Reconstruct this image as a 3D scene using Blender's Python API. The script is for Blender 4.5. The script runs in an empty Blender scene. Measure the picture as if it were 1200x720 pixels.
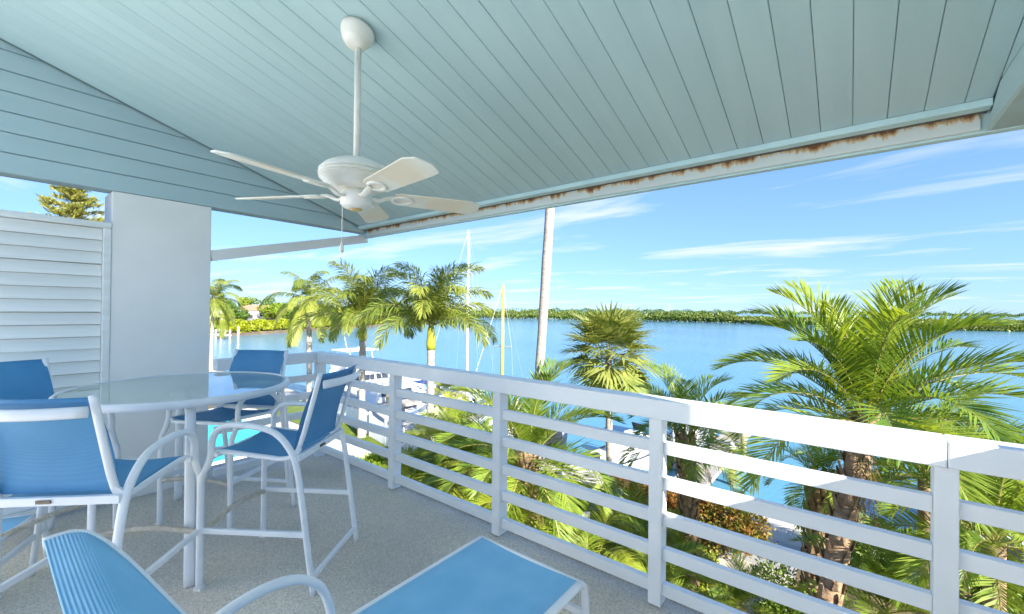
import bpy, math, random
import numpy as np
from mathutils import Vector, Matrix
random.seed(7)
R = math.radians
scn = bpy.context.scene
COL = scn.collection

# ------------------------------------------------------------------ camera
HC = 1.52                                   # eye height above the deck, deck top is z = 0
F_PX, CX, CY = 500.0, 600.0, 360.0          # measured on the 1200 x 720 photograph
YAW, ROLL, PITCH = R(38.4), 0.0105, math.atan(3.7/500)
_fw = Vector((-math.sin(YAW), math.cos(YAW), 0)); _rt = Vector((math.cos(YAW), math.sin(YAW), 0)); _up = Vector((0, 0, 1))
_f = _fw*math.cos(PITCH)+_up*math.sin(PITCH); _u = _up*math.cos(PITCH)-_fw*math.sin(PITCH)
_r3 = _rt*math.cos(ROLL)+_u*math.sin(ROLL); _u3 = _u*math.cos(ROLL)-_rt*math.sin(ROLL)
cam_d = bpy.data.cameras.new('camera'); cam = bpy.data.objects.new('camera', cam_d); COL.objects.link(cam)
cam.matrix_world = Matrix(((_r3.x, _u3.x, -_f.x, 0), (_r3.y, _u3.y, -_f.y, 0), (_r3.z, _u3.z, -_f.z, HC), (0, 0, 0, 1)))
cam_d.sensor_width = 36; cam_d.lens = 36*F_PX/1200; cam_d.clip_start = .05; cam_d.clip_end = 9000
scn.camera = cam
def at(x, y, d=None, Z=None, Y=None, X=None):
    v = _f*F_PX+_r3*(x-CX)-_u3*(y-CY); c = Vector((0, 0, HC))
    if d is not None: return c+v*(d/F_PX)
    if Z is not None: return c+v*((Z-HC)/v.z)
    if Y is not None: return c+v*(Y/v.y)
    return c+v*(X/v.x)

# ------------------------------------------------------------------ sky, sun, exposure
SUN_EL = R(27); SUN_AZ = math.atan2(.945, -.32)       # azimuth from +Y towards +X: behind the camera, to its right
w = bpy.data.worlds.new('World'); scn.world = w; w.use_nodes = True
nt = w.node_tree; N = nt.nodes; Lk = nt.links; N.clear()
out = N.new('ShaderNodeOutputWorld'); bg = N.new('ShaderNodeBackground'); sky = N.new('ShaderNodeTexSky')
sky.sky_type = 'NISHITA'; sky.sun_disc = False; sky.sun_elevation = SUN_EL; sky.sun_rotation = SUN_AZ
sky.air_density = 1.0; sky.dust_density = .0; sky.ozone_density = 3.5; sky.altitude = 0
bg.inputs[1].default_value = .084
hs = N.new('ShaderNodeHueSaturation'); hs.inputs['Saturation'].default_value = 1.0
tc = N.new('ShaderNodeTexCoord'); sep = N.new('ShaderNodeSeparateXYZ'); Lk.new(tc.outputs['Generated'], sep.inputs[0])
zz = N.new('ShaderNodeMath'); zz.operation = 'MAXIMUM'; zz.inputs[1].default_value = .015; Lk.new(sep.outputs[2], zz.inputs[0])
za = N.new('ShaderNodeMath'); za.operation = 'ADD'; za.inputs[1].default_value = .05; Lk.new(zz.outputs[0], za.inputs[0])
dx = N.new('ShaderNodeMath'); dx.operation = 'DIVIDE'; Lk.new(sep.outputs[0], dx.inputs[0]); Lk.new(za.outputs[0], dx.inputs[1])
dy = N.new('ShaderNodeMath'); dy.operation = 'DIVIDE'; Lk.new(sep.outputs[1], dy.inputs[0]); Lk.new(za.outputs[0], dy.inputs[1])
cb = N.new('ShaderNodeCombineXYZ'); Lk.new(dx.outputs[0], cb.inputs[0]); Lk.new(dy.outputs[0], cb.inputs[1])
mp = N.new('ShaderNodeMapping'); mp.inputs['Rotation'].default_value = (0, 0, R(-32)); mp.inputs['Scale'].default_value = (.26, .55, 1); mp.inputs['Location'].default_value = (3.3, 1.7, 0)
Lk.new(cb.outputs[0], mp.inputs[0])
cn = N.new('ShaderNodeTexNoise'); cn.inputs['Scale'].default_value = 1.5; cn.inputs['Detail'].default_value = 8; cn.inputs['Roughness'].default_value = .58; cn.inputs['Distortion'].default_value = .5
Lk.new(mp.outputs[0], cn.inputs['Vector'])
cr = N.new('ShaderNodeValToRGB'); cr.color_ramp.elements[0].position = .53; cr.color_ramp.elements[0].color = (0, 0, 0, 1); cr.color_ramp.elements[1].position = .78; cr.color_ramp.elements[1].color = (.92, .92, .92, 1)
Lk.new(cn.outputs[0], cr.inputs[0])
cm = N.new('ShaderNodeMixRGB'); cm.inputs[2].default_value = (4.3, 4.35, 4.5, 1)
Lk.new(cr.outputs[0], cm.inputs[0]); sc1 = N.new('ShaderNodeMixRGB'); sc1.blend_type = 'MULTIPLY'; sc1.inputs[0].default_value = 1; sc1.inputs[2].default_value = (.24, .24, .24, 1)
gm = N.new('ShaderNodeGamma'); gm.inputs[1].default_value = .5        # softens the zenith-to-horizon contrast evenly all round
tint = N.new('ShaderNodeMixRGB'); tint.blend_type = 'MULTIPLY'; tint.inputs[0].default_value = 1; tint.inputs[2].default_value = (1.8, 2.68, 4.15, 1)
Lk.new(sky.outputs[0], sc1.inputs[1]); Lk.new(sc1.outputs[0], gm.inputs[0]); Lk.new(gm.outputs[0], tint.inputs[1]); Lk.new(tint.outputs[0], hs.inputs['Color'])
Lk.new(hs.outputs[0], cm.inputs[1])
Lk.new(cm.outputs[0], bg.inputs[0]); Lk.new(bg.outputs[0], out.inputs[0])
sd = bpy.data.lights.new('sun', 'SUN'); sd.energy = 4.3; sd.angle = R(.5); sd.color = (1, .93, .82)
sun = bpy.data.objects.new('sun', sd); COL.objects.link(sun)
S = Vector((math.sin(SUN_AZ)*math.cos(SUN_EL), math.cos(SUN_AZ)*math.cos(SUN_EL), math.sin(SUN_EL)))
sun.rotation_euler = S.to_track_quat('Z', 'Y').to_euler(); sun.location = S*60
vs = scn.view_settings; vs.view_transform = 'Standard'; vs.look = 'None'; vs.gamma = 1; vs.use_curve_mapping = False; vs.exposure = 1.73
scn.render.engine = 'CYCLES'; scn.cycles.max_bounces = 10; scn.cycles.diffuse_bounces = 6; scn.cycles.transparent_max_bounces = 12

# ------------------------------------------------------------------ materials
def node_mat(name):
    m = bpy.data.materials.new(name); m.use_nodes = True
    return m, m.node_tree.nodes, m.node_tree.links, m.node_tree.nodes['Principled BSDF']
def mat(name, a, b=None, scale=6., rough=.6, bump=0., bscale=None, metal=0., spec=.5, stretch=(1, 1, 1), detail=5., lo=.35, hi=.65, coord='Object', speck=None, rand=0.):
    """two-tone procedural noise paint with optional fine relief"""
    m, n, l, p = node_mat(name)
    b = b or tuple(c*.86 for c in a)
    t = n.new('ShaderNodeTexCoord'); mpn = n.new('ShaderNodeMapping'); mpn.inputs['Scale'].default_value = stretch
    l.new(t.outputs[coord], mpn.inputs[0])
    nz = n.new('ShaderNodeTexNoise'); nz.inputs['Scale'].default_value = scale; nz.inputs['Detail'].default_value = detail
    l.new(mpn.outputs[0], nz.inputs['Vector'])
    rp = n.new('ShaderNodeValToRGB'); e = rp.color_ramp.elements
    e[0].position = lo; e[0].color = (*a, 1); e[1].position = hi; e[1].color = (*b, 1)
    l.new(nz.outputs[0], rp.inputs[0]); col = rp.outputs[0]
    if speck:
        vo = n.new('ShaderNodeTexVoronoi'); vo.inputs['Scale'].default_value = speck[0]; l.new(mpn.outputs[0], vo.inputs['Vector'])
        mx = n.new('ShaderNodeMixRGB'); mx.blend_type = 'MULTIPLY'; mx.inputs[0].default_value = speck[1]
        r2 = n.new('ShaderNodeValToRGB'); r2.color_ramp.elements[0].position = .1; r2.color_ramp.elements[0].color = (.35, .35, .36, 1); r2.color_ramp.elements[1].position = .9; r2.color_ramp.elements[1].color = (1.5, 1.48, 1.45, 1)
        l.new(vo.outputs['Color'], r2.inputs[0]); l.new(col, mx.inputs[1]); l.new(r2.outputs[0], mx.inputs[2]); col = mx.outputs[0]
    if rand:
        oi = n.new('ShaderNodeObjectInfo'); mr = n.new('ShaderNodeMapRange'); mr.inputs[3].default_value = 1-rand; mr.inputs[4].default_value = 1+rand; l.new(oi.outputs['Random'], mr.inputs[0])
        hv = n.new('ShaderNodeHueSaturation'); l.new(mr.outputs[0], hv.inputs['Value']); l.new(col, hv.inputs['Color']); col = hv.outputs[0]
    l.new(col, p.inputs['Base Color'])
    p.inputs['Roughness'].default_value = rough; p.inputs['Metallic'].default_value = metal; p.inputs['Specular IOR Level'].default_value = spec
    if bump:
        nb = n.new('ShaderNodeTexNoise'); nb.inputs['Scale'].default_value = bscale or scale*4; nb.inputs['Detail'].default_value = 4; l.new(mpn.outputs[0], nb.inputs['Vector'])
        bp = n.new('ShaderNodeBump'); bp.inputs['Strength'].default_value = bump; bp.inputs['Distance'].default_value = .02
        l.new(nb.outputs[0], bp.inputs['Height']); l.new(bp.outputs[0], p.inputs['Normal'])
    return m
def leaf(name, a, b, trans=.35, rough=.45, scale=3.5):
    m, n, l, p = node_mat(name)
    oi = n.new('ShaderNodeObjectInfo'); t = n.new('ShaderNodeTexCoord'); nz = n.new('ShaderNodeTexNoise'); nz.inputs['Scale'].default_value = scale; nz.inputs['Detail'].default_value = 6
    l.new(t.outputs['Object'], nz.inputs['Vector'])
    ad = n.new('ShaderNodeMath'); ad.operation = 'MULTIPLY_ADD'; ad.inputs[1].default_value = .45; l.new(oi.outputs['Random'], ad.inputs[0]); l.new(nz.outputs[0], ad.inputs[2])
    rp = n.new('ShaderNodeValToRGB'); e = rp.color_ramp.elements; e[0].position = .4; e[0].color = (*a, 1); e[1].position = .95; e[1].color = (*b, 1)
    l.new(ad.outputs[0], rp.inputs[0]); l.new(rp.outputs[0], p.inputs['Base Color']); p.inputs['Roughness'].default_value = rough; p.inputs['Specular IOR Level'].default_value = .45
    tr = n.new('ShaderNodeBsdfTranslucent'); br = n.new('ShaderNodeMixRGB'); br.blend_type = 'MULTIPLY'; br.inputs[0].default_value = 1; br.inputs[2].default_value = (1.5, 1.35, .6, 1)
    l.new(rp.outputs[0], br.inputs[1]); l.new(br.outputs[0], tr.inputs[0])
    mx = n.new('ShaderNodeMixShader'); mx.inputs[0].default_value = trans
    l.new(p.outputs[0], mx.inputs[1]); l.new(tr.outputs[0], mx.inputs[2]); l.new(mx.outputs[0], n['Material Output'].inputs[0])
    return m
M = {}
M['ceiling'] = mat('ceiling_paint', (.425, .585, .61), (.395, .555, .585), 1.2, .55, .15, 60, stretch=(8, 1, 1), rand=.025)
M['groove'] = mat('groove_paint', (.38, .51, .53), None, 3, .8)
M['gable'] = mat('gable_paint', (.44, .59, .62), (.41, .56, .595), 1.2, .55, .15, 60, stretch=(1, 1, 8), rand=.02)
M['trimpaint'] = mat('trim_paint', (.52, .72, .73), (.44, .64, .66), 5, .5, .1)
M['wall'] = mat('wall_stucco', (.88, .865, .83), (.83, .82, .79), 2.5, .8, .15, 150)
M['louvre'] = mat('louvre_paint', (.82, .84, .82), (.73, .76, .74), 3, .55, .08, 40, stretch=(1, .4, 6), rand=.04)
M['rail'] = mat('rail_paint', (.86, .87, .87), (.80, .82, .82), 5, .42, .1, 40, stretch=(.4, 1, 1), rand=.03)
M['white'] = mat('white_powder_coat', (.82, .85, .87), (.77, .80, .83), 7, .35, .04, 80)
M['fanwhite'] = mat('fan_enamel', (.84, .84, .80), (.76, .73, .63), 9, .4, 0)
M['blade'] = mat('aged_fan_blade', (.76, .77, .68), (.76, .69, .54), 3.2, .5, .05, 40, lo=.46, hi=.56)
M['rope'] = mat('rope_wrap', (.68, .63, .54), (.56, .50, .41), 30, .9, .4, 90)
M['floor'] = mat('deck_aggregate', (.80, .735, .63), (.61, .565, .49), 1.1, .93, .5, 220, speck=(170, .42), detail=9)
M['bounce_tile'] = mat('white_bounce_tile', (.86, .85, .82), (.80, .79, .76), 2, .8)  # bright white for the added light-bouncing deck and wall
M['kerb'] = mat('deck_kerb', (.52, .51, .48), (.42, .41, .39), 3, .93, .4, 220, speck=(170, .4))
M['dark'] = mat('dark_void', (.03, .03, .03), None, 5, .9)
M['plate'] = mat('bronze_plate', (.16, .14, .11), (.1, .09, .07), 30, .4, metal=.6)
def woven(name, a, b, k=380, bs=.25):
    m, n, l, p = node_mat(name)
    t = n.new('ShaderNodeTexCoord'); wv = n.new('ShaderNodeTexWave'); wv.bands_direction = 'Y'; wv.inputs['Scale'].default_value = k/6.28; wv.inputs['Distortion'].default_value = 1.
    w2 = n.new('ShaderNodeTexWave'); w2.bands_direction = 'X'; w2.inputs['Scale'].default_value = k/6.28
    nz = n.new('ShaderNodeTexNoise'); nz.inputs['Scale'].default_value = 4; nz.inputs['Detail'].default_value = 6
    for q in (wv, w2, nz): l.new(t.outputs['Object'], q.inputs['Vector'])
    mu = n.new('ShaderNodeMath'); mu.operation = 'MULTIPLY'; l.new(wv.outputs[1], mu.inputs[0]); l.new(w2.outputs[1], mu.inputs[1])
    ad = n.new('ShaderNodeMath'); ad.operation = 'MULTIPLY_ADD'; ad.inputs[1].default_value = .35; l.new(mu.outputs[0], ad.inputs[0]); l.new(nz.outputs[0], ad.inputs[2])
    rp = n.new('ShaderNodeValToRGB'); e = rp.color_ramp.elements; e[0].position = .35; e[0].color = (*a, 1); e[1].position = .85; e[1].color = (*b, 1)
    l.new(ad.outputs[0], rp.inputs[0]); l.new(rp.outputs[0], p.inputs['Base Color']); p.inputs['Roughness'].default_value = .55
    bp = n.new('ShaderNodeBump'); bp.inputs['Strength'].default_value = bs; bp.inputs['Distance'].default_value = .002; l.new(mu.outputs[0], bp.inputs['Height']); l.new(bp.outputs[0], p.inputs['Normal'])
    return m
M['sling'] = woven('blue_sling', (.045, .22, .44), (.075, .29, .53))
M['chaise'] = mat('light_blue_sling', (.19, .49, .75), (.24, .55, .80), 5, .6, .12, 420, detail=9)
def glass(name, col, rough=.04):
    m, n, l, p = node_mat(name)
    nz = n.new('ShaderNodeTexNoise'); nz.inputs['Scale'].default_value = 8
    rp = n.new('ShaderNodeValToRGB'); rp.color_ramp.elements[0].color = (*col, 1); rp.color_ramp.elements[1].color = (*[c*.94 for c in col], 1)
    l.new(nz.outputs[0], rp.inputs[0]); l.new(rp.outputs[0], p.inputs['Base Color'])
    p.inputs['Roughness'].default_value = rough; p.inputs['Transmission Weight'].default_value = .8; p.inputs['IOR'].default_value = 1.5
    return m
M['glass'] = glass('table_glass', (.72, .86, .85))
def rusty():
    m, n, l, p = node_mat('rusty_white_channel')
    t = n.new('ShaderNodeTexCoord'); mpn = n.new('ShaderNodeMapping'); mpn.inputs['Scale'].default_value = (1, 1, .22); l.new(t.outputs['Object'], mpn.inputs[0])
    nz = n.new('ShaderNodeTexNoise'); nz.inputs['Scale'].default_value = 7; nz.inputs['Detail'].default_value = 10; nz.inputs['Roughness'].default_value = .72; l.new(mpn.outputs[0], nz.inputs['Vector'])
    sp = n.new('ShaderNodeSeparateXYZ'); l.new(t.outputs['Object'], sp.inputs[0])
    mr = n.new('ShaderNodeMapRange'); mr.inputs[1].default_value = -.01; mr.inputs[2].default_value = .036; mr.inputs[3].default_value = -.06; mr.inputs[4].default_value = .145; l.new(sp.outputs[2], mr.inputs[0])
    ad = n.new('ShaderNodeMath'); l.new(nz.outputs[0], ad.inputs[0]); l.new(mr.outputs[0], ad.inputs[1])
    rp = n.new('ShaderNodeValToRGB'); e = rp.color_ramp.elements; e[0].position = .55; e[0].color = (.62, .70, .68, 1); e[1].position = .70; e[1].color = (.20, .08, .03, 1)
    x = rp.color_ramp.elements.new(.61); x.color = (.58, .44, .24, 1)
    l.new(ad.outputs[0], rp.inputs[0]); l.new(rp.outputs[0], p.inputs['Base Color']); p.inputs['Roughness'].default_value = .7
    return m
M['rust'] = rusty()
M['screen'] = mat('vent_screen', (.22, .20, .17), (.10, .09, .08), 40, .9, .5, 200)
# outdoors
M['lawn'] = mat('lawn', (.10, .17, .025), (.17, .21, .04), .9, .95, .6, 40, detail=9, coord='Object')
M['mulch'] = mat('mulch', (.10, .075, .045), (.17, .13, .07), 2, .95, .8, 15)
M['concrete'] = mat('pale_concrete', (.56, .52, .45), (.47, .44, .39), .8, .9, .3, 30)
M['paver'] = mat('grey_paver', (.30, .32, .34), (.38, .37, .35), 4, .85, .3, 40)
M['coping'] = mat('white_pool_deck', (.74, .72, .68), (.66, .64, .60), 1, .85, .2, 30)
M['wood'] = mat('dock_wood', (.42, .40, .36), (.33, .31, .28), 3, .85, .4, 30, stretch=(1, 6, 1))
M['pile'] = mat('piling_wood', (.38, .33, .20), (.28, .25, .16), 5, .9, .4, 20, stretch=(1, 1, .3))
M['cap'] = mat('white_cap', (.85, .85, .84), None, 5, .5)
M['gel'] = mat('white_gelcoat', (.84, .85, .86), (.79, .81, .83), 2, .2)
M['gelblue'] = mat('navy_canvas', (.035, .07, .22), (.05, .09, .27), 4, .8)
M['tint'] = mat('tinted_window', (.03, .035, .05), (.05, .06, .08), 4, .1)
M['teak'] = mat('teak_deck', (.36, .25, .14), (.29, .20, .11), 6, .7, .2, 40, stretch=(1, 8, 1))
M['alu'] = mat('painted_mast', (.80, .80, .78), None, 3, .35)
M['ymast'] = mat('yellow_mast', (.62, .50, .12), (.54, .43, .10), 3, .4)
M['wire'] = mat('rigging_wire', (.5, .52, .54), None, 9, .4, metal=.5)
M['fence'] = mat('white_vinyl_fence', (.80, .81, .82), (.74, .76, .77), 3, .5)
M['black'] = mat('black_plastic', (.02, .02, .022), (.035, .035, .04), 8, .5)
M['bluechair'] = mat('blue_plastic', (.05, .30, .62), (.04, .25, .55), 5, .45)
M['roof_o'] = mat('terracotta_roof', (.52, .27, .17), (.42, .22, .14), 6, .8, .3, 20)
M['roof_w'] = mat('white_roof', (.72, .72, .70), (.62, .62, .62), 3, .7)
M['house'] = mat('house_wall', (.74, .74, .72), (.66, .66, .66), 1, .8)
M['sign'] = mat('sign_panel', (.55, .60, .68), (.48, .53, .62), 6, .5)
M['frond_date'] = leaf('date_frond', (.10, .20, .025), (.30, .39, .05), .35)
M['frond_royal'] = leaf('royal_frond', (.13, .19, .03), (.33, .37, .06), .35)
M['frond_fan'] = leaf('fan_leaf', (.14, .21, .045), (.34, .37, .10), .3)
M['frond_areca'] = leaf('areca_frond', (.14, .25, .02), (.38, .42, .05), .4)
M['frond_dead'] = leaf('dead_frond', (.24, .16, .08), (.38, .28, .15), .2)
M['rachis'] = mat('frond_stem', (.24, .25, .06), (.33, .27, .09), 4, .5)
M['trunk_grey'] = mat('grey_trunk', (.44, .40, .35), (.30, .27, .23), 5, .9, .7, 14, stretch=(1, 1, 5))
M['trunk_brown'] = mat('fibrous_trunk', (.42, .28, .17), (.25, .165, .10), 6, .95, .9, 16, stretch=(1, 1, 3))
M['shaft'] = mat('crownshaft', (.28, .34, .04), (.42, .38, .03), 2, .4, stretch=(1, 1, .5))
M['bush'] = leaf('bush_leaf', (.06, .14, .015), (.17, .26, .03), .3)
M['bush_y'] = leaf('bright_bush_leaf', (.16, .27, .015), (.32, .38, .04), .3)
M['croton'] = leaf('red_green_leaf', (.13, .21, .03), (.50, .12, .04), .25, scale=5)
M['flower'] = mat('red_flower', (.65, .06, .08), (.75, .12, .08), 5, .6)
M['mangrove'] = leaf('mangrove_leaf', (.11, .17, .03), (.19, .24, .05), .2, scale=.06)
M['hedge'] = leaf('trimmed_mangrove_leaf', (.20, .29, .01), (.32, .36, .02), .25, scale=.15)
M['pine'] = leaf('pine_needles', (.20, .25, .05), (.40, .37, .09), .3)
M['earth'] = mat('bank_earth', (.10, .08, .06), (.16, .13, .09), .5, .95, .5, 2)
M['grassblade'] = leaf('grass_blade', (.09, .17, .015), (.19, .25, .03), .35)

def water_mat(name, deep, shallow, s1, strength, rough=.06, dist=.12):
    m, n, l, p = node_mat(name)
    t = n.new('ShaderNodeTexCoord'); mpn = n.new('ShaderNodeMapping'); mpn.inputs['Scale'].default_value = (1, 1.6, 1); l.new(t.outputs['Object'], mpn.inputs[0])
    a = n.new('ShaderNodeTexNoise'); a.inputs['Scale'].default_value = s1; a.inputs['Detail'].default_value = 7; a.inputs['Roughness'].default_value = .6
    c = n.new('ShaderNodeTexNoise'); c.inputs['Scale'].default_value = .012; c.inputs['Detail'].default_value = 4
    l.new(mpn.outputs[0], a.inputs['Vector']); l.new(mpn.outputs[0], c.inputs['Vector'])
    rp = n.new('ShaderNodeValToRGB'); rp.color_ramp.elements[0].position = .35; rp.color_ramp.elements[0].color = (*deep, 1); rp.color_ramp.elements[1].position = .7; rp.color_ramp.elements[1].color = (*shallow, 1)
    l.new(c.outputs[0], rp.inputs[0]); l.new(rp.outputs[0], p.inputs['Base Color'])
    p.inputs['Roughness'].default_value = rough; p.inputs['IOR'].default_value = 1.33
    bp = n.new('ShaderNodeBump'); bp.inputs['Strength'].default_value = strength; bp.inputs['Distance'].default_value = dist
    l.new(a.outputs[0], bp.inputs['Height']); l.new(bp.outputs[0], p.inputs['Normal'])
    return m
M['water'] = water_mat('bay_water', (.09, .27, .40), (.14, .34, .47), 1.6, .5, .12)
M['pool'] = water_mat('pool_water', (.05, .55, .62), (.06, .62, .70), 3, .15, .05, .03)

# ------------------------------------------------------------------ mesh helpers
class MB:
    def __init__(s): s.v = []; s.f = []
    def add(s, v, f):
        o = len(s.v); s.v += [tuple(p) for p in v]; s.f += [tuple(i+o for i in q) for q in f]; return s
    def box(s, c, d, rot=None):
        x, y, z = (k/2 for k in d); c = Vector(c)
        P = [Vector((i*x, j*y, k*z)) for i in (-1, 1) for j in (-1, 1) for k in (-1, 1)]
        if rot is not None: P = [rot @ p for p in P]
        return s.add([p+c for p in P], [(0, 1, 3, 2), (4, 6, 7, 5), (0, 4, 5, 1), (2, 3, 7, 6), (0, 2, 6, 4), (1, 5, 7, 3)])
    def b2(s, lo, hi): return s.box([(a+b)/2 for a, b in zip(lo, hi)], [b-a for a, b in zip(lo, hi)])
    def bar(s, a, b, wx, wy, up=(0, 0, 1)):
        return s.tube([a, b], wx/2*1.25, wy/2*1.25, 4, up=up, ph=math.pi/4, sq=True)
    def tube(s, path, rx, ry=None, n=8, up=(0, 0, 1), ph=0., sq=False, cap=True):
        P = [Vector(p) for p in path]; m = len(P)
        rxs = rx if isinstance(rx, (list, tuple)) else [rx]*m
        rys = rxs if ry is None else (ry if isinstance(ry, (list, tuple)) else [ry]*m)
        T = [(P[min(i+1, m-1)]-P[max(i-1, 0)]).normalized() for i in range(m)]
        u = Vector(up)
        if abs(u.dot(T[0])) > .95: u = Vector((1, 0, 0)) if abs(T[0].x) < .9 else Vector((0, 1, 0))
        o = len(s.v)
        for i in range(m):
            u = (u-T[i]*u.dot(T[i])).normalized(); sd_ = T[i].cross(u)
            for k in range(n):
                a = ph+2*math.pi*k/n; ca, sa = math.cos(a), math.sin(a)
                if sq: ca = math.copysign(.8, ca); sa = math.copysign(.8, sa)
                s.v.append(tuple(P[i]+sd_*(ca*rxs[i])+u*(sa*rys[i])))
        for i in range(m-1):
            for k in range(n):
                a, b = o+i*n+k, o+i*n+(k+1) % n
                s.f.append((a, b, b+n, a+n))
        if cap:
            s.f.append(tuple(o+k for k in range(n))[::-1]); s.f.append(tuple(o+(m-1)*n+k for k in range(n)))
        return s
    def lathe(s, prof, n=24, c=(0, 0, 0)):
        o = len(s.v)
        for r, z in prof:
            for k in range(n):
                a = 2*math.pi*k/n; s.v.append((c[0]+r*math.cos(a), c[1]+r*math.sin(a), c[2]+z))
        for i in range(len(prof)-1):
            for k in range(n):
                a, b = o+i*n+k, o+i*n+(k+1) % n; s.f.append((a, b, b+n, a+n))
        s.f.append(tuple(o+k for k in range(n))[::-1]); s.f.append(tuple(o+(len(prof)-1)*n+k for k in range(n)))
        return s
    def mesh(s, name, m, smooth=False):
        me = bpy.data.meshes.new(name); me.from_pydata(s.v, [], s.f); me.materials.append(m); me.update()
        if smooth: me.polygons.foreach_set('use_smooth', [True]*len(me.polygons))
        return me
    def build(s, name, m, parent=None, smooth=False, bevel=0, loc=None):
        me = s.mesh(name, m, smooth)
        return link(name, me, parent, bevel, loc)
def link(name, me, parent=None, bevel=0, loc=None):
    o = bpy.data.objects.new(name, me); COL.objects.link(o)
    if parent: o.parent = parent
    if loc is not None: o.location = loc
    if bevel:
        b = o.modifiers.new('bevel', 'BEVEL'); b.width = bevel; b.segments = 2; b.limit_method = 'ANGLE'
    return o
def tag(o, label, cat, group=None):
    o['label'] = label; o['category'] = cat
    if group: o['group'] = group
    return o
def thing(name, label, cat, loc=(0, 0, 0), rz=0., group=None):
    o = bpy.data.objects.new(name, None); COL.objects.link(o); o.location = loc; o.rotation_euler = (0, 0, rz); o.empty_display_size = .2
    return tag(o, label, cat, group)
def structure(o): o['kind'] = 'structure'; return o
def stuff(o): o['kind'] = 'stuff'; return o
def copy_tree(o, parent=None):
    c = o.copy(); COL.objects.link(c); c.parent = parent
    for ch in [q for q in o.children]: copy_tree(ch, c)
    return c
def smooth(P, k=6):
    P = [Vector(p) for p in P]; out_ = []
    for i in range(len(P)-1):
        a, b, c, d = P[max(i-1, 0)], P[i], P[i+1], P[min(i+2, len(P)-1)]
        for j in range(k):
            t = j/k; out_.append(.5*((2*b)+(c-a)*t+(2*a-5*b+4*c-d)*t*t+(3*b-a-3*c+d)*t**3))
    out_.append(P[-1]); return out_

# ------------------------------------------------------------------ ground, water, far shore (structure)
ZG, ZW, YS = -5.4, -6.6, 16.6
g = MB(); g.b2((-115, -60, ZG-2.5), (90, YS, ZG)); structure(g.build('ground', M['mulch']))
wv = MB(); wv.add([(-4000, -3000, ZW), (4000, -3000, ZW), (4000, 6000, ZW), (-4000, 6000, ZW)], [(0, 1, 2, 3)]); structure(wv.build('water', M['water']))
# ------------------------------------------------------------------ balcony shell
XL, XR = -4.44, .485                        # faces of the two gable walls
S_C, Z0 = .31, 3.30                         # ceiling plane z = Z0 - S_C * Y
YB, YE = -.8, 2.73
cz = lambda y: Z0-S_C*y
deck = MB().b2((XL-.35, -.85, -.22), (XR+.35, 2.42, 0)); structure(deck.build('balcony_floor', M['floor']))
terr = MB().b2((XL-.35, -11.0, -.22), (XR+.35, -.851, 0)); structure(terr.build('bounce_terrace', M['bounce_tile']))  # unseen white deck added to bounce sunlight up under the ceiling
kb = MB().b2((XL-.35, 2.30, .001), (XR+.35, 2.421, .012)); structure(kb.build('floor_edge_strip', M['kerb']))
# ceiling with every board a part
ceil = MB(); ceil.add([(XL-.2, YB-.2, cz(YB-.2)+.04), (XR+.2, YB-.2, cz(YB-.2)+.04), (XR+.2, 3.0, cz(3.0)+.04), (XL-.2, 3.0, cz(3.0)+.04),
                       (XL-.2, YB-.2, cz(YB-.2)+.2), (XR+.2, YB-.2, cz(YB-.2)+.2), (XR+.2, 3.0, cz(3.0)+.2), (XL-.2, 3.0, cz(3.0)+.2)],
                      [(0, 3, 2, 1), (4, 5, 6, 7), (0, 1, 5, 4), (1, 2, 6, 5), (2, 3, 7, 6), (3, 0, 4, 7)])
ceil = structure(ceil.build('ceiling', M['groove']))
bw = .13; nb = 38
for i in range(nb):
    x0 = XR-.088-bw*i+bw if i else XR-.088+.004
    x0 = .397-bw*i+bw; x1 = x0-bw
    x0 = min(x0, XR); x1 = max(x1, XL)
    if x0-x1 < .02: continue
    b = MB(); gx = .0011; e = .0028; t0 = random.uniform(-.0008, .0008)
    prof = [(x1+gx, .022), (x1+gx, e), (x1+gx+e, 0), (x0-gx-e, 0), (x0-gx, e), (x0-gx, .022)]
    v = [(x, y, cz(y)+h+t0+.012) for y in (YB, YE) for x, h in prof]
    b.add(v, [(k, k+1, k+7, k+6) for k in range(5)]+[(5, 0, 6, 11), (0, 5, 4, 3, 2, 1), (6, 7, 8, 9, 10, 11)])
    b.build('board', M['ceiling'], ceil)

def gable(name, x, sgn, y0, y1, zbot, label):
    th = thing(name, label, 'wall', (x, 0, 0))
    core = MB(); t = .14*sgn
    v = [(t*k+.014*sgn, y, z) for k in (0, 1) for y, z in ((y0, zbot+.002), (y1, zbot+.002), (y1, cz(y1)+.03), (y0, cz(y0)+.03))]
    core.add(v, [(0, 1, 2, 3), (7, 6, 5, 4), (0, 4, 5, 1), (1, 5, 6, 2), (2, 6, 7, 3), (3, 7, 4, 0)]); core.build('wall_core', M['groove'], th)
    z = zbot; k = 0
    while z < cz(y0):
        z1 = min(z+.137, cz(y0)); ya = y0; yb0 = min(y1, (Z0+.012-z-.003)/S_C); yb1 = min(y1, (Z0+.012-z1+.003)/S_C)
        g2 = .0015; b = MB(); d = .014*sgn; c = .004
        if yb1 > ya+.05:
            P = [(ya, z+g2), (yb0, z+g2), (yb1, z1-g2), (ya, z1-g2)]; P2 = [(ya, z+g2+c), (yb0-.001, z+g2+c), (yb1-.001, z1-g2-c), (ya, z1-g2-c)]
            b.add([(d*.98, *p) for p in P]+[(0, *p) for p in P2], [(0, 1, 5, 4), (1, 2, 6, 5), (2, 3, 7, 6), (3, 0, 4, 7), (4, 5, 6, 7), (3, 2, 1, 0)])
            b.build('siding_board', M['gable'], th)
        z += .137; k += 1
    return th
gable('gable_wall', XL, -1, YB, 2.84, 2.405, 'pale teal boarded gable wall above the louvred screen and pillar')
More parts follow.
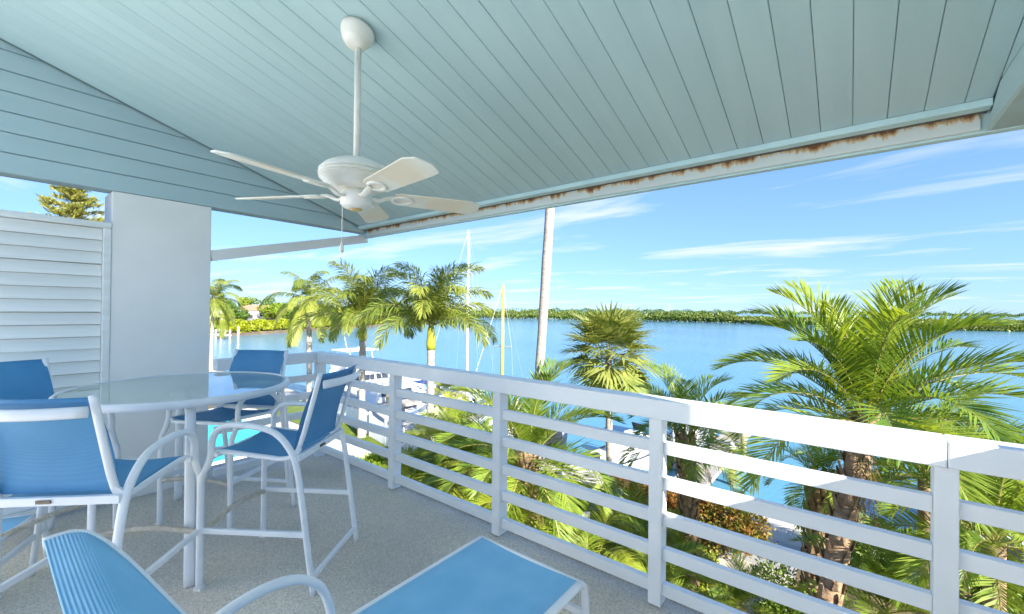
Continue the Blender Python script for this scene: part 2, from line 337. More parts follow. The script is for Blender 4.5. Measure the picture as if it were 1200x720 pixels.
gable('gable_wall', XR, 1, YB, 2.869, 2.36, 'pale teal boarded end wall where the rusty eave channel stops')
# eave: trim, vent slot, rusty channel, fascia
ev = thing('eave_beam', 'pale teal eave beam with rust stained white channel along the ceiling edge', 'beam', (0, YE, 2.4))
zc = cz(YE)
MB().b2((XL+.001, 0, zc-.022-2.4), (XR-.002, .066, zc+.012-2.4)).build('trim_board', M['trimpaint'], ev, bevel=.004)
MB().b2((XL+.001, .067, zc-.0-2.4), (XR-.002, .088, zc+.03-2.4)).build('dark_gap', M['dark'], ev)
MB().b2((XL+.001, .0885, zc-.014-2.4), (XR-.002, .1195, zc+.03-2.4)).build('vent_screen', M['screen'], ev)
MB().b2((XL+.001, .12, 2.368-2.4), (XR-.02, .14, 2.47-2.4)).build('rusty_channel', M['rust'], ev, bevel=.003)['label'] = 'white channel with brown rust runs'
MB().b2((XL-.20, .1405, 2.356-2.4), (XR+.153, .19, 2.50-2.4)).build('fascia', M['trimpaint'], ev, bevel=.004)
# pillar and sloping brace
MB().b2((-.30, .0, 0), (0, .65, 2.404)).build('wall_pillar', M['wall'], bevel=.006, loc=(XL, .65, 0))
tag(bpy.data.objects['wall_pillar'], 'broad pale blue stucco pillar beside the louvred screen', 'pillar')
br = MB().bar((0, 0, 0), (-.09, 1.62, .385), .08, .095); br = br.build('sloping_brace', M['wall'], bevel=.004, loc=(XL-.05, 1.301, 1.975))
tag(br, 'grey beam rising from the stucco pillar to the eave corner', 'beam')
# louvred screen
ls = thing('louvred_screen', 'white louvred privacy screen left of the stucco pillar', 'screen', (XL, .65, 0))
MB().b2((-.09, -2.2, 2.115), (.012, -.001, 2.155)).build('top_rail', M['louvre'], ls, bevel=.004)
MB().b2((-.09, -.045, .05), (.008, -.001, 2.113)).build('side_post', M['louvre'], ls, bevel=.004)
MB().b2((-.09, -2.2, .05), (.008, -2.15, 2.113)).build('side_post', M['louvre'], ls, bevel=.004)
MB().b2((-.09, -2.149, .05), (.008, -.046, .1)).build('bottom_rail', M['louvre'], ls, bevel=.004)
sl = MB().box((0, 0, 0), (.012, 2.10, .0885), Matrix.Rotation(R(-13), 3, 'Y')).mesh('slat', M['louvre'])
MB().b2((-.12, -2.149, .1), (-.1, -.046, 2.113)).build('shadow_backing', M['pile'], ls)  # brown sheet added behind; its colour supplies the shadow lines between slats
z = 2.065; k = 0
while z > .13:
    o = link('slat', sl, ls, loc=(-.042, -1.0975, z)); o.rotation_euler = (random.uniform(-.002, .002), random.uniform(-.03, .03), 0); z -= .0915; k += 1
# the house: lower storeys under the deck, plus rear walls added to bounce and block sunlight
hw = thing('house', 'white house under and behind the balcony', 'building', (0, 0, 0))
MB().b2((XL-.3, -11.0, ZG), (XR+.3, 1.3, -.221)).build('lower_storey', M['wall'], hw)
MB().b2((XL-.3, -11.0, .001), (XL, -1.56, 3.2)).build('bounce_wall', M['bounce_tile'], hw)  # unseen white wall, added as a sunlit reflector for the porch
MB().b2((XR+.16, -1.9, .001), (XR+.4, -.81, 5.9)).build('rear_sun_block', M['wall'], hw)  # unseen tall wall added to keep direct sun out of the visible porch

# ------------------------------------------------------------------ railing
def rail_run(th, ax, p, a, b, zs, thick, name, seg=None):
    pass
rl = thing('balcony_railing', 'white wooden balcony railing with five slats overlooking the palms', 'railing', (0, 2.2, 0))
posts = [-4.29, -3.02, -1.86, -.785, .275]
XRR = .60
for x in posts[1:]+[XRR-.01]:
    MB().b2((x-.033, -.012, .0125), (x+.033, .075, .968)).build('post', M['rail'], rl, bevel=.004)
MB().b2((posts[0]-.04, -.012, .001), (posts[0]+.04, .075, .968)).build('post', M['rail'], rl, bevel=.004)
MB().b2((-4.335, -.03, .97), (.2745, .085, 1.07)).build('top_rail', M['rail'], rl, bevel=.005)
MB().b2((.2765, -.03, .97), (XRR+.05, .085, 1.07)).build('top_rail', M['rail'], rl, bevel=.005)
ZS = [.785, .605, .422, .245, .062]
pp = posts+[XRR-.01]
for i in range(len(pp)-1):
    a, b = pp[i]+(.0405 if i == 0 else .0335), pp[i+1]-.0335
    for z in ZS:
        dz = random.uniform(-.002, .002)
        MB().b2((a, .012, z+dz), (b, .052, z+.062+dz)).build('slat', M['rail'], rl, bevel=.003)
rs = thing('side_railing', 'short white railing between the stucco pillar and the balcony corner', 'railing', (-4.29, 1.30, 0))
MB().b2((-.045, .001, .97), (.045, .868, 1.07)).build('top_rail', M['rail'], rs, bevel=.005)
for z in ZS: MB().b2((-.02, .001, z), (.02, .886, z+.062)).build('slat', M['rail'], rs, bevel=.003)
re_ = thing('end_parapet', 'solid white parapet closing the balcony end under the boarded end wall', 'wall', (XRR, 0, 0))
MB().b2((-.04, 1.75, .001), (.06, 2.165, 1.11)).build('parapet', M['wall'], re_, bevel=.004)
MB().b2((-.055, 1.75, 1.111), (.075, 2.167, 1.15)).build('coping', M['rail'], re_, bevel=.004)
MB().b2((-.05, 1.65, 0), (.05, 1.749, 2.35)).build('post', M['rail'], re_, bevel=.004)
ew = MB().b2((-.08, 0, 0), (.08, 2.454, 2.352)).build('end_sun_block', M['wall'], loc=(XRR, -.806, 0)); tag(ew, 'plain white end wall added to block sun from the railing', 'wall')  # added out of view, lengthened to keep sun off slats and chaise

# ------------------------------------------------------------------ ceiling fan
fx, fy = -1.962, 1.196; zf = 2.12
fan = thing('ceiling_fan', 'white five blade ceiling fan hanging from a long rod', 'fan', (fx, fy, zf))
zt = cz(fy)-zf
cnp = MB().lathe([(.022, -.082), (.045, -.08), (.062, -.06), (.077, -.03), (.083, -.01), (.083, .006)], 28)
cn_o = cnp.build('canopy', M['fanwhite'], fan, True, loc=(0, -.002, zt-.006)); cn_o.rotation_euler = (math.atan(-S_C), 0, 0)
MB().tube([(0, 0, .12), (0, 0, zt-.09)], .0165, n=16).build('rod', M['fanwhite'], fan, True)
mh = MB().lathe([(.02, .158), (.03, .152), (.07, .147), (.115, .134), (.15, .115), (.168, .098), (.168, .091), (.177, .088), (.177, .078), (.171, .075), (.179, .07), (.179, .06), (.172, .057), (.176, .05), (.165, .04), (.145, .015), (.12, .0), (.06, -.006)], 48).build('motor_housing', M['fanwhite'], fan, True)
es = mh.modifiers.new('split', 'EDGE_SPLIT'); es.split_angle = R(50)
MB().lathe([(.068, -.004), (.076, -.02), (.076, -.075), (.06, -.092), (.02, -.098)], 28).build('switch_housing', M['fanwhite'], fan, True)
MB().lathe([(.03, -.0985), (.032, -.102), (.02, -.106)], 20).build('brass_cap', mat('brass_cap', (.62, .45, .16), None, 5, .4), fan, True)
bl = MB()
for zz_ in (0, 1):
    pts = [(.20, -.052), (.23, -.062), (.63, -.076), (.69, -.05), (.71, .02), (.68, .072), (.63, .078), (.23, .064), (.20, .054)]
    bl.v += [(x, y, .004 if zz_ else -.004) for x, y in pts]
nn = 9; bl.f = [tuple(range(nn))[::-1], tuple(range(nn, 2*nn))]+[(k, (k+1) % nn, (k+1) % nn+nn, k+nn) for k in range(nn)]
bl_me = bl.mesh('blade', M['blade'])
bk = MB().tube(smooth([(.055, 0, -.012), (.11, 0, -.024), (.16, 0, -.004), (.20, 0, .0)], 5), .02, .009, 8)
bk.tube(smooth([(.19, -.005, -.006), (.225, -.034, -.007), (.275, -.03, -.007), (.30, 0, -.007), (.275, .03, -.007), (.225, .034, -.007), (.19, .005, -.006)], 4), .011, .006, 6)
bk_me = bk.mesh('blade_bracket', M['fanwhite'], True)
for k in range(5):
    a = R(-80+72*k)
    o = link('blade', bl_me, fan, bevel=.002); o.rotation_euler = (R(-13), 0, a); o.location.z = -.022; o.scale = (.94, 1, 1)
    q = link('bracket', bk_me, o)
ch = MB().tube([(-.06, -.04, -.06), (-.061, -.04, -.27)], .0022, n=6).build('pull_chain', M['fanwhite'], fan)
MB().lathe([(.002, .012), (.008, .004), (.011, -.012), (.011, -.03), (.006, -.038)], 14, (-.061, -.04, -.28)).build('pull_knob', M['fanwhite'], ch, True)

# ------------------------------------------------------------------ bar chairs
def sheet(path, y0, y1, sag=0., ny=8, th=.003):
    """sling sheet: path in (x,z), spanning y0..y1"""
    m = MB(); n = len(path)
    for s_ in (0, 1):
        for (x, z) in path:
            for j in range(ny+1):
                t = j/ny; m.v.append((x, y0+(y1-y0)*t, z-s_*th-sag*math.sin(math.pi*t)))
    w_ = ny+1; o = n*w_
    for i in range(n-1):
        for j in range(ny):
            a = i*w_+j; m.f.append((a, a+1, a+w_+1, a+w_)); m.f.append((o+a, o+a+w_, o+a+w_+1, o+a+1))
    for i in range(n-1):
        a = i*w_; m.f.append((a, a+w_, o+a+w_, o+a)); a = i*w_+ny; m.f.append((a, o+a, o+a+w_, a+w_))
    for j in range(ny):
        a = j; m.f.append((a, o+a, o+a+1, a+1)); a = (n-1)*w_+j; m.f.append((a, a+1, o+a+1, o+a))
    return m
def make_chair():
    t = thing('bar_chair', 'x', 'chair', group='blue sling bar chairs round the glass table')
    W = M['white']
    for s_ in (-1, 1):
        y = .268*s_
        P = smooth([(.30, y, .0), (.30, y, .3), (.298, y, .58), (.265, y, .66), (.243, y, .73), (.24, y, .80), (.205, y, .86), (.13, y, .885), (0, y, .88), (-.11, y, .85), (-.19, y, .77), (-.235, y, .66), (-.27, y, .45), (-.305, y, .2), (-.335, y, 0)], 4)
        MB().tube(P, .0155, .019, 10, up=(0, 1, 0)).build('arm_and_legs', W, t, True)
        yy = .228*s_
        Q = smooth([(.255, yy, .718), (.20, yy, .728), (0, yy, .71), (-.13, yy, .70), (-.20, yy, .725), (-.235, yy, .80), (-.27, yy, .92), (-.335, yy, 1.165)], 5)
        MB().tube(Q, .0125, .017, 8, up=(0, 1, 0)).build('sling_rail', W, t, True)
        MB().bar((.29, y, .315), (-.283, y, .315), .022, .028).build('side_stretcher', W, t, bevel=.004)
        MB().bar((.22, yy, .722), (.22, y, .722), .02, .02).build('seat_bracket', W, t)
        MB().bar((-.225, yy, .76), (-.21, y, .72), .02, .02).build('back_bracket', W, t)
    fr = smooth([(.293, -.262, .30), (.296, -.2, .315), (.30, 0, .335), (.296, .2, .315), (.293, .262, .30)], 5)
    MB().tube(fr, .0135, n=10).build('foot_rest', M['rope'], t, True)
    rp = MB()
    for i in range(1, len(fr)-1):
        for q in (0, .33, .66):
            c = fr[i].lerp(fr[i+1], q); rp.tube([c+Vector((0, -.0024, 0)), c+Vector((0, .0024, 0))], .0158, n=10)
    rp.build('rope_binding', M['rope'], t, True)
    MB().bar((-.322, -.26, .085), (-.322, .26, .085), .022, .026).build('rear_stretcher', W, t, bevel=.004)
    MB().bar((.255, -.228, .708), (.255, .228, .708), .024, .022).build('front_rail', W, t, bevel=.003)
    rb = MB().bar((-.232, -.262, .715), (-.232, .262, .715), .022, .036).build('rear_rail', W, t, bevel=.004)
    MB().box((-.2465, .02, .716), (.004, .055, .014)).build('maker_plate', M['plate'], rb)
    cbp = [(-.352-.045*math.sin(math.pi*q/10), -.224+.448*q/10, 1.105+.0*q) for q in range(11)]
    MB().tube(cbp, .008, .023, 8).build('back_crossbar', W, t, True)
    seat = [(p.x, p.z) for p in smooth([(.258, 0, .733), (.2, 0, .738), (.05, 0, .722), (-.1, 0, .712), (-.175, 0, .716)], 5)]
    sheet(seat, -.226, .226, .018, 10).build('seat_sling', M['sling'], t, True)
    n = 14; bk_ = MB(); ny = 10; w_ = ny+1
    for s_ in (0, 1):
        for i in range(n+1):
            tt = i/n; z = .735+tt*.425; x = -.20-.03*tt-.11*tt*tt
            for j in range(ny+1):
                q = j/ny; bk_.v.append((x+.004-s_*.003-.03*math.sin(math.pi*q)*tt, -.226+.452*q, z))
    o = (n+1)*w_
    for i in range(n):
        for j in range(ny):
            a = i*w_+j; bk_.f.append((a, a+1, a+w_+1, a+w_)); bk_.f.append((o+a, o+a+w_, o+a+w_+1, o+a+1))
    for j in range(ny): a = n*w_+j; bk_.f.append((a, a+1, o+a+1, o+a))
    bk_.build('back_sling', M['sling'], t, True)
    for s_ in (-1, 1):
        MB().box((.30, .268*s_, .006), (.036, .036, .014)).build('foot_cap', M['white'], t)
    return t
chs = [((-2.65, 1.165), math.atan2(-.374, -.537), 'blue sling bar chair turned side-on nearest the slatted railing'),
       ((-2.735, .375), math.atan2(.71, -.70), 'blue sling bar chair with its maker plate facing the chaise'),
       ((-3.84, .22), math.atan2(.38, .92), 'blue sling bar chair in front of the louvred screen'),
       ((-3.70, 1.22), math.atan2(-.85, .52), 'blue sling bar chair beyond the glass table by the short side railing')]
c0 = make_chair()
for i, (p, a, lab) in enumerate(chs):
    c = c0 if i == 0 else copy_tree(c0)
    c.location = (p[0], p[1], .0); c.rotation_euler = (0, 0, a); c['label'] = lab
# ------------------------------------------------------------------ table
tb = thing('bar_table', 'round glass topped bar table with white metal frame', 'table', (-3.47, .88, 0))
MB().lathe([(.545, .985), (.585, .985), (.592, .989), (.592, .993), (.585, .997), (.3, .997), (.01, .997)], 72).build('glass_top', M['glass'], tb)
rg = MB(); n = 72
prof = [(.594, .955), (.612, .958), (.618, .975), (.616, .994), (.606, 1.003), (.594, 1.000)]
for k in range(n):
    a = 2*math.pi*k/n
    for r, z in prof: rg.v.append((r*math.cos(a), r*math.sin(a), z))
m_ = len(prof)
for k in range(n):
    for j in range(m_):
        a, b = k*m_+j, ((k+1) % n)*m_+j; a2, b2_ = k*m_+(j+1) % m_, ((k+1) % n)*m_+(j+1) % m_
        rg.f.append((a, b, b2_, a2))
rg.build('rim', M['white'], tb, True)
for k in range(4):
    a = R(-11.5+90*k); c, s_ = math.cos(a), math.sin(a)
    MB().tube(smooth([(.50*c, .50*s_, .968), (.565*c, .565*s_, .93), (.60*c, .60*s_, .8), (.64*c, .64*s_, .4), (.675*c, .675*s_, .0)], 5), .0255, .014, 8, up=(c, s_, 0)).build('leg', M['white'], tb, True)
    MB().bar((.50*c, .50*s_, .965), (.07*c, .07*s_, .965), .03, .025).build('brace', M['white'], tb, bevel=.003)
MB().lathe([(.03, .90), (.075, .905), (.08, .95), (.08, .98), (.03, .982)], 24).build('umbrella_hub', M['white'], tb, True)
# ------------------------------------------------------------------ chaise longue in front
def chaise(label, loc, rz, prof, w_=.56, arms=True, ribs=True):
    t = thing('chaise_longue', label, 'lounger', loc, rz); Wm = M['white']
    P = smooth(prof, 150)
    pts = []
    acc = 0
    for i, p in enumerate(P):
        if i: acc += (p-P[i-1]).length
        T = (P[min(i+1, len(P)-1)]-P[max(i-1, 0)]).normalized(); nrm = Vector((T.z, 0, -T.x))
        if nrm.z < 0: nrm = -nrm
        q = p+nrm*(.001*math.sin(acc*2*math.pi/.0066)*min(1, max(.0, (-.1-p.x)*8)) if ribs else 0)
        pts.append((q.x, q.z))
    sheet(pts, -w_/2+.012, w_/2-.012, .006, 6, .004).build('sling', M['chaise'], t, True)
    base = smooth(prof, 5)
    for s_ in (-1, 1):
        y = s_*w_/2
        MB().tube([(p.x, y, p.z-.012) for p in base], .013, .019, 10, up=(0, 1, 0)).build('side_rail', Wm, t, True)
        ex, ez = base[-1].x, base[-1].z-.012
        MB().tube(smooth([(ex-.02, y, ez), (ex+.02, y, ez-.008), (ex+.045, y, ez-.05), (ex+.06, y, ez-.2), (ex+.075, y, .0)], 5), .013, .019, 8, up=(0, 1, 0)).build('foot_leg', Wm, t, True)
        MB().bar((-.25, y, .34), (-.34, y, 0), .03, .028).build('head_leg', Wm, t, bevel=.004)
        if arms:
            ya = y+s_*.03
            MB().tube(smooth([(-.40, ya, .50), (-.30, ya, .575), (-.16, ya, .612), (-.04, ya, .60), (.045, ya, .545), (.085, ya, .47), (.105, ya, .38), (.13, ya, .2), (.15, ya, 0)], 5), .015, .02, 10, up=(0, 1, 0)).build('arm', Wm, t, True)
    e = base[-1]
    MB().tube([(e.x+.008, -w_/2, e.z-.012), (e.x+.008, w_/2, e.z-.012)], .013, n=10).build('foot_rail', Wm, t, True)
    h = base[0]
    MB().box((h.x+.028, 0, h.z-.03), (.016, w_+.03, .03), Matrix.Rotation(R(-10), 3, 'Y')).build('head_rail', Wm, t, bevel=.004)
    MB().bar((e.x+.055, -w_/2, .22), (e.x+.055, w_/2, .22), .02, .03).build('foot_stretcher', Wm, t, bevel=.003)
    MB().bar((-.30, -w_/2, .16), (-.30, w_/2, .16), .02, .03).build('head_stretcher', Wm, t, bevel=.003)
    return t
chaise('light blue sling chaise longue with raised ribbed back beside the railing', (-1.165, .72, 0), R(90),
       [(-.615, 0, .985), (-.565, 0, .985), (-.525, 0, .955), (-.46, 0, .86), (-.35, 0, .67), (-.22, 0, .47), (-.12, 0, .40), (.05, 0, .385), (.45, 0, .385), (.87, 0, .385)])
chaise('low blue sling lounger tucked under the table against the louvred screen', (-3.75, -.45, 0), R(62),
       [(-.62, 0, .62), (-.50, 0, .56), (-.36, 0, .46), (-.22, 0, .36), (-.1, 0, .32), (.1, 0, .31), (.35, 0, .31), (.62, 0, .31)], arms=False)
#PART2
# ------------------------------------------------------------------ garden surfaces
def sheet_ground(name, pts, z, m): 
    n = len(pts); b = MB(); b.add([(x, y, z) for x, y in pts]+[(x, y, z-.08) for x, y in pts], [tuple(range(n))]+[(k, k+n, (k+1) % n+n, (k+1) % n) for k in range(n)])
    return structure(b.build(name, m))
sheet_ground('lawn', [(-40, 12.1), (-12.5, 12.1), (-9.6, 12.4), (-4.6, 13.0), (-2.9, 13.0), (-2.9, 15.2), (-40, 15.2)], ZG+.012, M['lawn'])
sw = sheet_ground('seawall_walk', [(-70, 15.2), (40, 15.2), (40, YS+.12), (-70, YS+.12)], ZG+.02, M['concrete'])
for i in range(34):
    x = -36+i*1.5
    MB().b2((x+.006, 15.21, ZG+.0205), (x+1.494, YS+.11, ZG+.028)).build('slab', M['concrete'], sw)
dk_ = sheet_ground('pool_deck', [(-34, 10.4), (-15.6, 10.4), (-16.6, 12.0), (-34, 12.0)], ZG+.016, M['coping'])
sheet_ground('pool_terrace', [(-34, 4.0), (-19.6, 4.0), (-19.6, 10.4), (-34, 10.4)], ZG+.014, M['coping'])
gw = sheet_ground('garden_path', [(-2.9, 11.0), (-1.1, 11.0), (-1.1, 15.2), (-2.9, 15.2)], ZG+.012, M['mulch'])
for j in range(7):
    for i in range(3):
        x0, y0 = -2.88+i*.6, 11.02+j*.6
        MB().b2((x0, y0, ZG+.0125), (x0+.58, y0+.58, ZG+.04+random.uniform(0, .006))).build('paver', M['paver'] if j > 3 else M['concrete'], gw)
pl = thing('swimming_pool', 'turquoise swimming pool with white coping seen past the chairs', 'pool', (-26.5, 8.0, ZG+.02))
MB().add([(-4.6, -2.8, .05), (4.6, -2.8, .05), (4.6, 2.2, .05), (-4.6, 2.2, .05)], [(0, 1, 2, 3)]).build('water', M['pool'], pl)
for lo, hi in (((-5, -3.2, 0), (5, -2.8, .1)), ((-5, 2.2, 0), (5, 2.6, .1)), ((-5, -2.799, 0), (-4.6, 2.199, .1)), ((4.6, -2.799, 0), (5, 2.199, .1))):
    MB().b2(lo, hi).build('coping', M['coping'], pl, bevel=.02)
# grass blades on the lawn
rng = np.random.default_rng(5)
def quads(C, L, W, D, Nn):
    """many small leaf quads: centres, lengths, widths, directions, normals -> verts, faces"""
    Sd = np.cross(D, Nn); Sd /= np.linalg.norm(Sd, axis=1)[:, None]+1e-9
    a = C-D*L[:, None]*.5; b = C+D*L[:, None]*.5; m = C+Nn*(L*.08)[:, None]
    v = np.stack([a, m-Sd*W[:, None]*.5, b, m+Sd*W[:, None]*.5], 1).reshape(-1, 3)
    f = np.arange(len(v)).reshape(-1, 4); return v, f
def np_mesh(name, v, f, m, smooth_=False):
    me = bpy.data.meshes.new(name); me.vertices.add(len(v)); me.vertices.foreach_set('co', np.asarray(v, np.float32).ravel())
    f = np.asarray(f); k = f.shape[1]; me.loops.add(f.size); me.loops.foreach_set('vertex_index', f.ravel().astype(np.int32))
    me.polygons.add(len(f)); me.polygons.foreach_set('loop_start', np.arange(0, f.size, k, dtype=np.int32)); me.polygons.foreach_set('loop_total', np.full(len(f), k, np.int32))
    me.materials.append(m); me.update(); me.validate(); return me
def rdir(n):
    d = rng.normal(size=(n, 3)); return d/np.linalg.norm(d, axis=1)[:, None]
n = 26000; C = np.c_[rng.uniform(-24, -3, n), rng.uniform(12.5, 15.15, n), np.full(n, ZG+.03)]
D = np.c_[rng.normal(0, .45, (n, 2)), np.ones(n)]; D /= np.linalg.norm(D, axis=1)[:, None]
v, f = quads(C, rng.uniform(.05, .11, n), rng.uniform(.012, .022, n), D, rdir(n))
go = link('grass', np_mesh('grass', v, f, M['grassblade'])); stuff(go); tag(go, 'short green lawn grass along the seawall walk', 'grass')

# ------------------------------------------------------------------ palms
def frond_mesh(kind, elev, L, seed):
    """a pinnate frond: base at the origin, growing along +X, elevation in the XZ plane, drooping by gravity; slot 0 leaflets, slot 1 rachis"""
    rd = random.Random(seed)
    P_ = dict(date=dict(np_=60, ll=.225, w=.0165, v=.5, droop=1.15, hang=.16, st=.14, tw=.5),
              royal=dict(np_=95, ll=.22, w=.017, v=.2, droop=1.45, hang=.6, st=.06, tw=2.2),
              coco=dict(np_=70, ll=.22, w=.018, v=.0, droop=1.7, hang=.9, st=.12, tw=.6),
              dead=dict(np_=34, ll=.17, w=.012, v=.1, droop=1.2, hang=1.2, st=.2, tw=1.5),
              areca=dict(np_=44, ll=.29, w=.019, v=.45, droop=1.3, hang=.4, st=.25, tw=.3))[kind]
    n = 22; ang = elev; p = Vector((0, 0, 0)); pts = [p.copy()]; tw_ = rd.uniform(-.25, .25)
    for i in range(n):
        t = i/n; ang -= P_['droop']*(.35+1.3*t)/n*(.45+.55*math.cos(max(min(ang, 1.5), -1.5)))*1.25
        ang = max(ang, -1.45)
        p = p+Vector((math.cos(ang), tw_*t*.35, math.sin(ang)))*(L/n); pts.append(p.copy())
    m = MB(); m.tube(pts, [.022*L/2.6*(1-.9*i/n)+.002 for i in range(n+1)], [.014*L/2.6*(1-.9*i/n)+.002 for i in range(n+1)], 5); nr = len(m.f)
    for k in range(P_['np_']):
        for sgn in (-1, 1):
            t = P_['st']+(1-P_['st'])*(k+rd.uniform(.1, .9))/P_['np_']
            if rd.random() < .04: continue
            fi = min(t*n, n-1e-3); i = int(fi); q = pts[i].lerp(pts[i+1], fi-i); T = (pts[i+1]-pts[i]).normalized()
            side = T.cross(Vector((0, 0, 1))); side = side.normalized() if side.length > .05 else Vector((0, 1, 0)); upv = side.cross(T)*1.0
            if upv.z < 0 and kind != 'royal': upv = upv
            s = (t-P_['st'])/(1-P_['st'])
            ln = L*P_['ll']*(.45+.75*math.sin(math.pi*min(1, .18+s*.72)))*rd.uniform(.85, 1.1)
            if s > .85: ln *= 1-.45*(s-.85)/.15
            fa = R(62-34*s)+rd.uniform(-.12, .12)
            vv = P_['v']+rd.uniform(-.25, .25)*P_['tw']*1.6
            d = (T*math.cos(fa)+(side*sgn*math.cos(vv)+upv*math.sin(vv))*math.sin(fa)).normalized()
            g_ = Vector((0, 0, -1)); h = P_['hang']
            d1 = (d+g_*h*.35).normalized(); d2 = (d1+g_*h*.9).normalized()
            wd = P_['w']*L/2.6*rd.uniform(.8, 1.2); nrm = d.cross(T).normalized() if d.cross(T).length > .01 else upv
            ws = d.cross(nrm).normalized()*wd
            a = q; b = q+d1*ln*.5; c = b+d2*ln*.5
            o = len(m.v); m.v += [tuple(a-ws*.45), tuple(a+ws*.45), tuple(b-ws), tuple(b+ws), tuple(c)]
            m.f += [(o, o+1, o+3, o+2), (o+2, o+3, o+4)]
    me = m.mesh('frond', M['frond_'+('royal' if kind == 'coco' else kind)]); me.materials.append(M['rachis'])
    mi = [1]*nr+[0]*(len(m.f)-nr); me.polygons.foreach_set('material_index', mi)
    return me
def fan_mesh(elev, L, seed):
    rd = random.Random(seed); m = MB(); ang = elev; p = Vector((0, 0, 0)); pts = [p.copy()]
    for i in range(8):
        ang -= .035*(1+i*.25); p = p+Vector((math.cos(ang), 0, math.sin(ang)))*(L*.5/8); pts.append(p.copy())
    m.tube(pts, .011, .008, 5); nr = len(m.f); T = (pts[-1]-pts[-2]).normalized(); side = Vector((0, 1, 0)); upv = side.cross(T)*-1
    if upv.z < 0: upv = -upv
    ns = 34
    for k in range(ns):
        a = R(-128+256*k/(ns-1)); ln = L*.62*(1-.28*abs(a)/2.3)*rd.uniform(.9, 1.08)
        fold = .28*abs(math.sin(a))
        d = (T*math.cos(a)+side*math.sin(a)+upv*(fold+rd.uniform(-.06, .06))).normalized()
        ws = d.cross(upv).normalized(); w1 = L*.024
        b = pts[-1]+d*ln*.55; d2 = (d+Vector((0, 0, -.12-rd.random()*.45))).normalized(); c = b+d2*ln*.5
        o = len(m.v); q = pts[-1]; zoff = upv*(.012*(k % 2))
        m.v += [tuple(q), tuple(b-ws*w1+zoff), tuple(b+ws*w1+zoff), tuple(c)]; m.f += [(o, o+1, o+2), (o+1, o+3, o+2)]
    me = m.mesh('fan_leaf', M['frond_fan']); me.materials.append(M['rachis']); me.polygons.foreach_set('material_index', [1]*nr+[0]*(len(m.f)-nr))
    return me
FR = {}
def fronds(kind, L):
    k = (kind, round(L, 1))
    if k not in FR:
        el = {'date': [82, 66, 50, 34, 14, -12], 'royal': [80, 62, 44, 24, 2, -30], 'coco': [75, 55, 35, 12, -12, -40], 'areca': [84, 72, 60, 48, 34, 18], 'fan': [80, 55, 30, 5, -20, -45], 'dead': [10, -15, -35, -50, -60, -70]}[kind]
        FR[k] = [[fan_mesh(R(e), L, 31*i+j) if kind == 'fan' else frond_mesh(kind, R(e), L, 77*i+j+len(FR)*5) for j in range(2)] for i, e in enumerate(el)]
    return FR[k]
TRUNK = {}
def boots(m, path, r, n, ln, spread=.35):
    """old leaf bases: pointed stubs in a spiral round the trunk"""
    rd = random.Random(n)
    for k in range(n):
        t = k/n*(len(path)-1); i = min(int(t), len(path)-2); c = path[i].lerp(path[i+1], t-i); a = k*2.39996
        o = Vector((math.cos(a), math.sin(a), 0)); s = Vector((-math.sin(a), math.cos(a), 0)); w = .42*r
        b = c+o*r*.9; tip = b+o*ln*spread+Vector((0, 0, ln))*rd.uniform(.7, 1.1)
        j = len(m.v); m.v += [tuple(b-s*w-Vector((0, 0, ln*.3))), tuple(b+s*w-Vector((0, 0, ln*.3))), tuple(tip+s*w*.45), tuple(tip-s*w*.45), tuple(b+o*r*.3+Vector((0, 0, -ln*.1))), tuple(tip-o*r*.25)]
        m.f += [(j, j+1, j+4), (j+1, j+2, j+4), (j+2, j+3, j+4), (j+3, j, j+4), (j+2, j+5, j+3)]
def palm(name, label, kind, top, base, L, n, r, seed, trunk='trunk_brown', shaft=False, boot=0, group=None, elmax=0, elmin=5, low=1., bend=.0, spin=0., tail=.0):
    rd = random.Random(seed); top = Vector(top); base = Vector(base)
    t = thing(name, label, 'palm tree', base, 0, group)
    H = top-base; mid = H*.5+Vector((rd.uniform(-1, 1), rd.uniform(-1, 1), 0))*bend
    path = smooth([Vector((0, 0, -.05)), H*.22+(mid-H*.5)*.6, mid, H*.8+(mid-H*.5)*.5, H], 7); k = len(path)
    rr = [r*(1.28-.4*min(1, i/k*4))*(1+.05*rd.uniform(-1, 1)+(.035 if i % 2 else -.035)) for i in range(k)]
    MB().tube(path, rr, n=14).build('trunk', M[trunk], t, True)
    if boot:
        m = MB(); boots(m, path[-int(k*boot):], r*1.02, int(110*boot)+30, r*1.25); m.build('leaf_bases', M['trunk_brown'], t)
    if shaft:
        MB().tube([H, H+Vector((0, 0, .25)), H+Vector((0, 0, .9)), H+Vector((0, 0, 1.35))], [r*1.02, r*1.12, r*.85, r*.35], n=14).build('crownshaft', M['shaft'], t, True)
        H = H+Vector((0, 0, 1.2))
    fr = fronds(kind, L)
    for i in range(n):
        u = (i+.5)/n; lv = elmax+(elmin-elmax+.99)*(u**low); lv = min(5, int(lv))
        o = link('frond', fr[lv][rd.randint(0, 1)], t); a = i*2.39996+spin+rd.uniform(-.25, .25)
        o.location = H+Vector((math.cos(a)*r*.5, math.sin(a)*r*.5, -.10*u+.03)); s = rd.uniform(.86, 1.1)
        o.rotation_euler = (rd.uniform(-.12, .12), rd.uniform(-.14, .14), a); o.scale = (s, s*rd.choice((-1, 1)), s)
    if kind == 'date':
        fd = fronds('dead', L*.8)
        for i in range(5):
            o = link('dead_frond', fd[rd.randint(1, 5)][0], t); o.location = H+Vector((0, 0, -.15)); a = rd.uniform(0, 6.28); o.rotation_euler = (0, 0, a); o.scale = [rd.uniform(.7, 1)]*3; o['label'] = 'dry brown hanging frond'
    return t
def gnd(p): return Vector((p[0], p[1], ZG))
G1 = 'royal palms along the marina fence'
